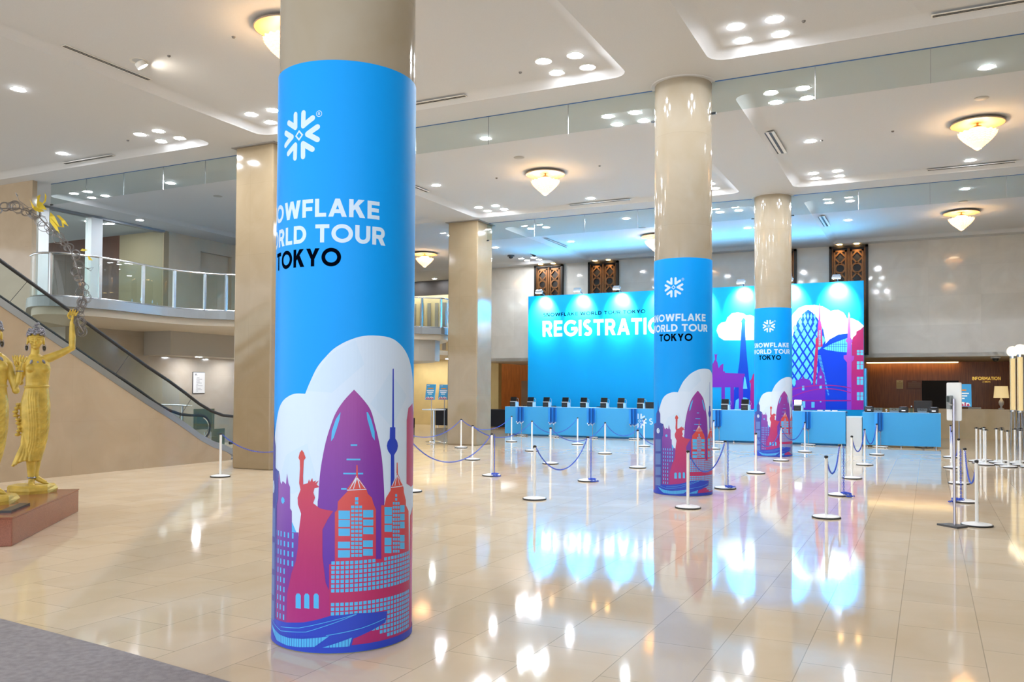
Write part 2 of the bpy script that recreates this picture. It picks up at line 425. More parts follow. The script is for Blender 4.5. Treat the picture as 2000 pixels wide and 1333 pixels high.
def wood(name, col, sc=1.0, rough=0.35):
    m = mat(name, col, rough); nt = m.node_tree; N = nt.nodes; L = nt.links; b = N['Principled BSDF']
    tc = N.new('ShaderNodeTexCoord'); mp = N.new('ShaderNodeMapping'); mp.inputs['Scale'].default_value = (9 * sc, 9 * sc, 0.6 * sc)
    nz = N.new('ShaderNodeTexNoise'); nz.inputs['Scale'].default_value = 3; nz.inputs['Detail'].default_value = 8
    L.new(tc.outputs['Object'], mp.inputs[0]); L.new(mp.outputs[0], nz.inputs['Vector'])
    r = N.new('ShaderNodeValToRGB'); c = lin(col)
    r.color_ramp.elements[0].position = 0.3; r.color_ramp.elements[1].position = 0.7
    r.color_ramp.elements[0].color = (*[x * 0.72 for x in c], 1); r.color_ramp.elements[1].color = (*[x * 1.2 for x in c], 1)
    L.new(nz.outputs['Fac'], r.inputs[0]); L.new(r.outputs[0], b.inputs['Base Color'])
    return m
wood_m = wood('brown_wood_panelling', 'a5602a')
darkwood_m = wood('dark_wood', '5a3018')
gold_m = mat('aged_gold_paint', 'c9ab4a', 0.42, metal=0.2, var=0.22, scale=9, bump=0.12, bscale=25)
granite_m = mat('red_brown_granite', '8e5540', 0.16, var=0.14, scale=70, spec=0.5)
steel_m = mat('brushed_steel', 'b8bcc0', 0.25, metal=1.0)
chrome_m = mat('chrome', 'd5d8dc', 0.10, metal=1.0)
black_m = mat('black_plastic', '17181b', 0.4)
rubber_m = mat('black_rubber', '1b1b1d', 0.6)
post_m = mat('white_plastic_post', 'eeeeec', 0.3)
chain_m = mat('blue_plastic_chain', '2350c8', 0.35)
bronze_m = mat('bronze_lattice', '5e3d1e', 0.4, metal=0.6, var=0.1, scale=8)
bronze_d = mat('dark_bronze', '140f0b', 0.45, metal=0.4)
glass_m = glass_mat('clear_glass', 'f1f7f5')
baffle_m = glass_mat('smoke_baffle_glass', 'f0f5f4', .45)
lens_m = mat('downlight_lens', 'ffffff', 0.5, emit='eef3fb', es=DOWNLIGHT)
trim_m = mat('downlight_trim', 'dcd8d0', 0.4)
shade_m = mat('frosted_glass_petal', 'fff1d8', 0.5, emit='ffe0b0', es=CHANDELIER)
shade_lo = mat('frosted_glass_petal_rim', 'f7dfba', 0.5, emit='ffc68a', es=.75)
plate_m = mat('ribbed_reflector', 'c6a176', 0.35, var=0.03)
brass_m = mat('brass', '9a7a3a', 0.3, metal=1.0)
grille_m = mat('dark_grille', '3a3a3a', 0.6)
rug_m = mat('worn_grey_carpet', '9e9797', 0.95, var=0.16, scale=22, bump=0.5, bscale=350)
BLUE = '2f9be4'
desk_m = mat('blue_print_panel', '38a0dc', 0.45)
backdrop_m = mat('blue_backdrop_print', '009ada', 0.55, spec=.2)
vinyl_m = mat('blue_vinyl_wrap', '059cf8', 0.42, spec=0.2)
lgt_m = mat('pale_blue_print', 'cfe2fb', 0.4)
ltr_m = mat('pale_letter_print', 'cde3fb', 0.4)
wht_m = mat('white_letter_print', 'f3f8fb', 0.45)
navy_m = mat('navy_letter_print', '040814', 0.7, spec=.0)
cyan_m = mat('sky_blue_print', '4fb6f2', 0.4)
blueink_m = mat('deep_blue_print', '2443c4', 0.4)
slate_m = mat('slate_blue_print', '3a4ba6', 0.4)
slate2_m = mat('dusty_blue_print', '5b7cc0', 0.4)
gherkin_m = mat('violet_print', '7a3aa6', 0.4, grad=[(0.5, '5a2fa8'), (1.1, '7c35a4'), (1.64, '9a3f9c')])
statuep_m = mat('orange_to_magenta_print', 'b33070', 0.4, grad=[(0.15, 'a5257f'), (0.6, 'b02a6b'), (0.95, 'c03a5c'), (1.25, 'c8483f')])
twin_m = mat('coral_to_magenta_print', 'c43a5a', 0.4, grad=[(0.05, 'a92470'), (0.5, 'b92b64'), (0.8, 'cc4650'), (1.15, 'd8574a')])
hall_m = mat('purple_to_magenta_print', '8a3a9c', 0.4, grad=[(0.15, '8c2a8a'), (0.6, '6c3aa2'), (1.1, '8a4fae')])
red_m = mat('rose_print', 'b9426e', 0.4)
bd_cyan = mat('bright_cyan_print', '54c6f4', 0.5)
bd_cloud = mat('cloud_print', 'd3eef6', 0.5)
bd_blue = mat('royal_blue_print', '003ccc', 0.5, spec=.2)
bd_eiffel = mat('azure_to_blue_print', '1560d8', 0.5, spec=.2, grad=[(1.0, '0038cc'), (2.5, '0444bc'), (4.3, '1c5f96')])
bd_purple = mat('purple_print', '8a3cc0', 0.5, spec=.2, grad=[(1.0, '6426c0'), (2.4, '7a2ca2')])
bd_mag = mat('magenta_print', 'c22f86', 0.5, spec=.2, grad=[(1.0, '98209c'), (2.2, 'b02470'), (3.6, 'a82a60')])
bd_mon = mat('violet_rose_print', 'a03ab0', 0.5, grad=[(1.0, '7a2fd0'), (2.4, 'a034b8'), (4.2, '9a5ac0')])
bd_spire = mat('pink_spire_print', 'c8387a', 0.5, spec=.2, grad=[(1.8, 'a82482'), (3.2, 'b82a54'), (4.4, '7a44b0')])
WRAP={'gherkin':[(0.356,1.64),(0.294,1.571),(0.246,1.496),(0.214,1.413),(0.185,1.314),(0.162,1.197),(0.149,1.098),(0.141,0.965),(0.138,0.866),(0.16,0.175),(0.552,0.179),(0.565,0.85),(0.568,0.935),(0.558,1.088),(0.545,1.207),(0.524,1.309),(0.496,1.411),(0.463,1.512),(0.41,1.583)],'gherkin_cyan':[[(0.275,1.5),(0.246,1.455),(0.222,1.38),(0.218,1.317),(0.234,1.339),(0.252,1.397),(0.269,1.455)],[(0.436,1.499),(0.445,1.499),(0.467,1.454),(0.491,1.377),(0.494,1.318),(0.475,1.344),(0.46,1.395),(0.442,1.454)],[(0.338,1.298),(0.379,1.298),(0.379,1.288),(0.338,1.288)],[(0.314,1.209),(0.4,1.207),(0.4,1.197),(0.314,1.199)],[(0.295,1.121),(0.418,1.118),(0.418,1.108),(0.295,1.112)],[(0.283,1.026),(0.316,1.025),(0.316,1.015),(0.283,1.016)]],'tv':[(0.626,1.776),(0.636,1.777),(0.643,1.398),(0.655,1.398),(0.656,1.324),(0.674,1.303),(0.683,1.276),(0.675,1.251),(0.655,1.228),(0.647,1.218),(0.656,0.909),(0.618,0.913),(0.617,1.22),(0.608,1.231),(0.59,1.255),(0.583,1.281),(0.589,1.307),(0.606,1.326),(0.608,1.4),(0.626,1.399)],'twin':[(0.375,1.168),(0.382,1.168),(0.386,1.093),(0.412,1.054),(0.44,1.014),(0.45,0.985),(0.477,0.958),(0.487,0.924),(0.506,0.881),(0.509,0.57),(0.548,0.566),(0.544,0.906),(0.568,0.904),(0.58,0.95),(0.617,0.995),(0.619,1.015),(0.647,1.055),(0.669,1.096),(0.671,1.169),(0.679,1.168),(0.683,1.095),(0.721,1.04),(0.747,1.003),(0.754,0.967),(0.781,0.912),(0.782,0.88),(0.826,0.836),(0.872,0.016),(0.358,0.047),(0.22,0.054),(0.214,0.554),(0.249,0.562),(0.246,0.876),(0.262,0.892),(0.264,0.942),(0.292,0.974),(0.324,1.007),(0.319,1.02),(0.351,1.064),(0.373,1.097)],'twin_win':[[(0.268,0.887),(0.338,0.885),(0.339,0.832),(0.269,0.834)],[(0.269,0.829),(0.339,0.827),(0.339,0.783),(0.269,0.785)],[(0.269,0.776),(0.339,0.774),(0.34,0.728),(0.27,0.73)],[(0.267,0.694),(0.34,0.692),(0.341,0.65),(0.267,0.653)],[(0.268,0.641),(0.341,0.639),(0.341,0.593),(0.268,0.595)],[(0.42,0.885),(0.487,0.881),(0.488,0.834),(0.421,0.838)],[(0.421,0.825),(0.488,0.82),(0.488,0.782),(0.421,0.787)],[(0.421,0.778),(0.488,0.773),(0.489,0.728),(0.422,0.734)],[(0.422,0.695),(0.486,0.69),(0.486,0.648),(0.422,0.654)],[(0.423,0.642),(0.486,0.636),(0.487,0.593),(0.423,0.599)],[(0.568,0.892),(0.63,0.886),(0.631,0.835),(0.569,0.841)],[(0.569,0.836),(0.631,0.83),(0.631,0.78),(0.57,0.787)],[(0.57,0.779),(0.631,0.772),(0.632,0.727),(0.57,0.735)],[(0.571,0.698),(0.628,0.69),(0.628,0.643),(0.571,0.65)],[(0.571,0.643),(0.628,0.636),(0.629,0.591),(0.572,0.6)],[(0.708,0.889),(0.763,0.883),(0.764,0.836),(0.709,0.843)],[(0.709,0.834),(0.764,0.827),(0.765,0.783),(0.709,0.791)],[(0.71,0.782),(0.765,0.774),(0.766,0.731),(0.71,0.739)],[(0.711,0.696),(0.766,0.687),(0.767,0.644),(0.711,0.653)],[(0.712,0.647),(0.767,0.638),(0.768,0.596),(0.712,0.606)],[(0.369,0.967),(0.389,0.966),(0.389,0.946),(0.369,0.947)],[(0.658,0.967),(0.676,0.965),(0.677,0.948),(0.658,0.95)],[(0.369,0.941),(0.389,0.94),(0.389,0.922),(0.369,0.923)],[(0.658,0.941),(0.677,0.939),(0.677,0.922),(0.659,0.924)],[(0.345,0.916),(0.364,0.916),(0.365,0.898),(0.345,0.899)],[(0.369,0.915),(0.389,0.915),(0.39,0.897),(0.37,0.898)],[(0.394,0.914),(0.413,0.913),(0.413,0.896),(0.395,0.897)],[(0.637,0.918),(0.654,0.916),(0.654,0.899),(0.637,0.901)],[(0.659,0.915),(0.677,0.914),(0.677,0.896),(0.659,0.898)],[(0.682,0.913),(0.702,0.911),(0.702,0.893),(0.683,0.896)],[(0.345,0.891),(0.365,0.89),(0.365,0.873),(0.345,0.874)],[(0.37,0.89),(0.39,0.889),(0.39,0.872),(0.37,0.873)],[(0.395,0.889),(0.413,0.888),(0.413,0.871),(0.395,0.872)],[(0.637,0.892),(0.654,0.89),(0.654,0.873),(0.637,0.875)],[(0.659,0.89),(0.677,0.888),(0.678,0.87),(0.659,0.873)],[(0.683,0.887),(0.702,0.885),(0.702,0.868),(0.683,0.87)],[(0.345,0.866),(0.365,0.865),(0.365,0.848),(0.345,0.849)],[(0.37,0.865),(0.39,0.864),(0.39,0.847),(0.37,0.848)],[(0.395,0.864),(0.414,0.863),(0.414,0.845),(0.395,0.846)],[(0.637,0.866),(0.654,0.865),(0.655,0.847),(0.638,0.849)],[(0.66,0.864),(0.678,0.862),(0.678,0.845),(0.66,0.847)],[(0.683,0.861),(0.703,0.859),(0.703,0.842),(0.683,0.844)],[(0.345,0.841),(0.365,0.84),(0.365,0.823),(0.346,0.823)],[(0.37,0.84),(0.39,0.839),(0.39,0.821),(0.37,0.822)],[(0.395,0.838),(0.414,0.837),(0.414,0.82),(0.395,0.821)],[(0.638,0.841),(0.655,0.839),(0.655,0.822),(0.638,0.824)],[(0.66,0.838),(0.678,0.836),(0.678,0.819),(0.66,0.821)],[(0.683,0.835),(0.703,0.833),(0.703,0.816),(0.684,0.818)],[(0.346,0.816),(0.365,0.815),(0.366,0.797),(0.346,0.798)],[(0.37,0.815),(0.39,0.814),(0.391,0.796),(0.371,0.797)],[(0.395,0.813),(0.414,0.812),(0.414,0.795),(0.396,0.796)],[(0.638,0.815),(0.655,0.813),(0.655,0.796),(0.638,0.798)],[(0.66,0.813),(0.678,0.81),(0.679,0.793),(0.66,0.795)],[(0.684,0.81),(0.703,0.807),(0.704,0.79),(0.684,0.792)],[(0.346,0.79),(0.366,0.79),(0.366,0.772),(0.346,0.773)],[(0.371,0.789),(0.391,0.788),(0.391,0.771),(0.371,0.772)],[(0.396,0.788),(0.414,0.787),(0.414,0.769),(0.396,0.771)],[(0.638,0.79),(0.655,0.787),(0.656,0.77),(0.639,0.772)],[(0.661,0.787),(0.679,0.784),(0.679,0.767),(0.661,0.77)],[(0.684,0.784),(0.704,0.781),(0.704,0.764),(0.684,0.767)],[(0.346,0.765),(0.366,0.764),(0.366,0.747),(0.346,0.748)],[(0.371,0.764),(0.391,0.763),(0.391,0.746),(0.371,0.747)],[(0.396,0.763),(0.415,0.762),(0.415,0.744),(0.396,0.745)],[(0.639,0.764),(0.656,0.762),(0.656,0.745),(0.639,0.747)],[(0.661,0.761),(0.679,0.759),(0.679,0.741),(0.661,0.744)],[(0.685,0.758),(0.704,0.755),(0.704,0.738),(0.685,0.741)],[(0.346,0.74),(0.366,0.739),(0.366,0.722),(0.347,0.723)],[(0.371,0.739),(0.391,0.738),(0.391,0.72),(0.371,0.722)],[(0.396,0.738),(0.415,0.736),(0.415,0.719),(0.396,0.72)],[(0.639,0.738),(0.656,0.736),(0.656,0.719),(0.639,0.721)],[(0.661,0.735),(0.679,0.733),(0.68,0.716),(0.661,0.718)],[(0.685,0.732),(0.705,0.729),(0.705,0.712),(0.685,0.715)],[(0.347,0.715),(0.366,0.714),(0.367,0.697),(0.347,0.698)],[(0.371,0.714),(0.391,0.713),(0.392,0.695),(0.372,0.696)],[(0.396,0.712),(0.415,0.711),(0.415,0.694),(0.397,0.695)],[(0.639,0.713),(0.656,0.71),(0.657,0.693),(0.639,0.696)],[(0.662,0.71),(0.68,0.707),(0.68,0.69),(0.662,0.693)],[(0.685,0.706),(0.705,0.703),(0.705,0.686),(0.685,0.689)],[(0.347,0.69),(0.367,0.689),(0.367,0.671),(0.347,0.672)],[(0.372,0.689),(0.392,0.687),(0.392,0.67),(0.372,0.671)],[(0.397,0.687),(0.415,0.686),(0.415,0.668),(0.397,0.67)],[(0.64,0.687),(0.657,0.685),(0.657,0.668),(0.64,0.67)],[(0.662,0.684),(0.68,0.681),(0.68,0.664),(0.662,0.667)],[(0.686,0.681),(0.705,0.678),(0.706,0.66),(0.686,0.663)],[(0.347,0.665),(0.367,0.664),(0.367,0.646),(0.347,0.647)],[(0.372,0.663),(0.392,0.662),(0.392,0.645),(0.372,0.646)],[(0.397,0.662),(0.416,0.66),(0.416,0.643),(0.397,0.644)],[(0.64,0.661),(0.657,0.659),(0.657,0.642),(0.64,0.644)],[(0.662,0.658),(0.681,0.656),(0.681,0.638),(0.662,0.641)],[(0.686,0.655),(0.706,0.652),(0.706,0.634),(0.686,0.638)],[(0.347,0.64),(0.367,0.638),(0.367,0.621),(0.348,0.622)],[(0.372,0.638),(0.392,0.637),(0.392,0.62),(0.372,0.621)],[(0.397,0.637),(0.416,0.635),(0.416,0.618),(0.397,0.619)],[(0.64,0.636),(0.657,0.633),(0.658,0.616),(0.64,0.619)],[(0.663,0.633),(0.681,0.63),(0.681,0.613),(0.663,0.615)],[(0.686,0.629),(0.706,0.626),(0.706,0.609),(0.687,0.612)],[(0.348,0.614),(0.367,0.613),(0.368,0.596),(0.348,0.597)],[(0.372,0.613),(0.392,0.612),(0.393,0.594),(0.373,0.596)],[(0.397,0.611),(0.416,0.61),(0.416,0.593),(0.398,0.594)],[(0.641,0.61),(0.658,0.608),(0.658,0.59),(0.641,0.593)],[(0.663,0.607),(0.681,0.604),(0.681,0.587),(0.663,0.59)],[(0.687,0.603),(0.706,0.6),(0.707,0.583),(0.687,0.586)]],'statue':[(0.023,1.26),(0.037,1.244),(0.052,1.211),(0.038,1.194),(0.034,1.094),(0.036,1.044),(0.069,1.054),(0.078,1.079),(0.084,1.06),(0.1,1.087),(0.104,1.064),(0.125,1.072),(0.118,1.056),(0.143,1.073),(0.129,1.048),(0.147,1.032),(0.115,1.023),(0.108,0.997),(0.12,0.965),(0.107,0.931),(0.152,0.9),(0.189,0.892),(0.236,0.884),(0.203,0.834),(0.17,0.768),(0.172,0.603),(0.194,0.439),(0.218,0.39),(0.218,0.193),(-0.093,0.165),(-0.088,0.349),(-0.048,0.488),(-0.015,0.559),(0.001,0.643),(0.008,0.76),(0.023,0.861),(-0.003,0.917),(-0.006,0.959),(0.016,1.01),(0.005,1.051),(0.01,1.143),(0.008,1.193),(-0.003,1.209),(0.007,1.243)],'statue_win':[[(-0.011,0.269),(-0.012,0.346),(-0.004,0.361),(0.017,0.363),(0.028,0.351),(0.029,0.27)],[(0.054,0.276),(0.053,0.353),(0.061,0.367),(0.08,0.368),(0.089,0.356),(0.09,0.275)],[(0.119,0.28),(0.118,0.358),(0.125,0.371),(0.142,0.372),(0.151,0.359),(0.152,0.279)]],'hall':[(-0.202,1.104),(-0.184,1.046),(-0.166,1.031),(-0.156,1.052),(-0.14,1.05),(-0.115,1.035),(-0.105,1.106),(-0.09,1.045),(-0.074,1.021),(-0.072,0.887),(-0.055,0.872),(-0.052,0.738),(0.004,0.743),(0.012,0.188),(-0.283,0.159),(-0.317,0.704),(-0.252,0.748),(-0.24,0.853),(-0.225,1.008),(-0.217,1.043)],'hall_win':[[(-0.315,0.678),(-0.255,0.688),(-0.254,0.662),(-0.313,0.653)],[(-0.311,0.627),(-0.253,0.636),(-0.252,0.611),(-0.309,0.601)],[(-0.307,0.571),(-0.251,0.58),(-0.25,0.555),(-0.306,0.545)],[(-0.304,0.516),(-0.249,0.526),(-0.248,0.5),(-0.302,0.49)],[(-0.301,0.468),(-0.247,0.478),(-0.246,0.453),(-0.299,0.443)],[(-0.297,0.417),(-0.245,0.427),(-0.244,0.402),(-0.296,0.392)],[(-0.294,0.366),(-0.243,0.377),(-0.242,0.351),(-0.293,0.341)],[(-0.291,0.307),(-0.241,0.317),(-0.24,0.292),(-0.29,0.281)],[(-0.288,0.247),(-0.239,0.258),(-0.238,0.233),(-0.286,0.222)],[(-0.285,0.196),(-0.237,0.207),(-0.236,0.182),(-0.284,0.171)],[(-0.202,0.695),(-0.171,0.699),(-0.171,0.674),(-0.201,0.67)],[(-0.201,0.644),(-0.17,0.649),(-0.17,0.623),(-0.2,0.619)],[(-0.199,0.589),(-0.169,0.593),(-0.168,0.568),(-0.198,0.563)],[(-0.197,0.534),(-0.167,0.539),(-0.167,0.514),(-0.197,0.509)],[(-0.196,0.487),(-0.166,0.492),(-0.166,0.467),(-0.195,0.462)],[(-0.195,0.436),(-0.165,0.441),(-0.164,0.416),(-0.194,0.411)],[(-0.193,0.386),(-0.164,0.391),(-0.163,0.366),(-0.193,0.361)],[(-0.192,0.327),(-0.162,0.332),(-0.162,0.307),(-0.191,0.302)],[(-0.19,0.268),(-0.161,0.273),(-0.16,0.248),(-0.189,0.243)],[(-0.189,0.217),(-0.16,0.223),(-0.159,0.198),(-0.188,0.192)],[(-0.141,0.703),(-0.117,0.706),(-0.117,0.681),(-0.141,0.678)],[(-0.14,0.653),(-0.116,0.656),(-0.116,0.631),(-0.14,0.628)],[(-0.139,0.597),(-0.115,0.6),(-0.115,0.575),(-0.138,0.572)],[(-0.138,0.544),(-0.114,0.547),(-0.113,0.522),(-0.137,0.518)],[(-0.137,0.497),(-0.113,0.5),(-0.112,0.475),(-0.136,0.471)],[(-0.136,0.446),(-0.112,0.45),(-0.111,0.425),(-0.135,0.421)],[(-0.135,0.396),(-0.111,0.4),(-0.11,0.375),(-0.134,0.371)],[(-0.133,0.337),(-0.11,0.341),(-0.109,0.316),(-0.133,0.312)],[(-0.132,0.279),(-0.109,0.283),(-0.108,0.258),(-0.131,0.254)],[(-0.131,0.228),(-0.108,0.233),(-0.107,0.208),(-0.13,0.203)],[(-0.09,0.709),(-0.069,0.711),(-0.069,0.686),(-0.089,0.684)],[(-0.089,0.659),(-0.068,0.661),(-0.068,0.636),(-0.088,0.634)],[(-0.088,0.604),(-0.067,0.606),(-0.067,0.581),(-0.087,0.579)],[(-0.087,0.55),(-0.066,0.553),(-0.066,0.528),(-0.086,0.525)],[(-0.086,0.504),(-0.065,0.506),(-0.065,0.481),(-0.085,0.479)],[(-0.085,0.454),(-0.065,0.456),(-0.064,0.431),(-0.084,0.429)],[(-0.084,0.404),(-0.064,0.406),(-0.063,0.381),(-0.083,0.379)],[(-0.083,0.345),(-0.063,0.348),(-0.062,0.323),(-0.082,0.32)],[(-0.082,0.287),(-0.062,0.29),(-0.061,0.265),(-0.081,0.262)],[(-0.081,0.237),(-0.061,0.24),(-0.06,0.215),(-0.08,0.212)],[(-0.042,0.714),(-0.024,0.716),(-0.024,0.691),(-0.042,0.689)],[(-0.042,0.664),(-0.023,0.666),(-0.023,0.641),(-0.041,0.639)],[(-0.041,0.609),(-0.023,0.611),(-0.022,0.586),(-0.04,0.584)],[(-0.04,0.556),(-0.022,0.558),(-0.021,0.533),(-0.04,0.531)],[(-0.039,0.509),(-0.021,0.511),(-0.021,0.486),(-0.039,0.484)],[(-0.038,0.46),(-0.02,0.462),(-0.02,0.437),(-0.038,0.435)],[(-0.038,0.41),(-0.02,0.412),(-0.019,0.387),(-0.037,0.385)],[(-0.037,0.352),(-0.019,0.354),(-0.018,0.329),(-0.036,0.327)],[(-0.036,0.294),(-0.018,0.296),(-0.017,0.271),(-0.035,0.269)],[(-0.035,0.244),(-0.017,0.246),(-0.017,0.221),(-0.035,0.219)]],'clocktower':[(-0.335,1.499),(-0.318,1.329),(-0.277,1.268),(-0.277,1.129),(-0.206,1.11),(-0.214,1.069),(-0.214,0.931),(-0.235,0.899),(-0.233,0.136),(-0.483,0.109),(-0.49,1.058),(-0.526,1.097),(-0.393,1.124),(-0.393,1.264),(-0.347,1.328)],'clocktower_win':[[(-0.424,0.858),(-0.266,0.867),(-0.266,0.682),(-0.423,0.671)],[(-0.423,0.633),(-0.266,0.645),(-0.266,0.472),(-0.422,0.459)],[(-0.422,0.421),(-0.265,0.435),(-0.265,0.306),(-0.421,0.291)],[(-0.421,0.253),(-0.265,0.269),(-0.265,0.145),(-0.42,0.129)]]}
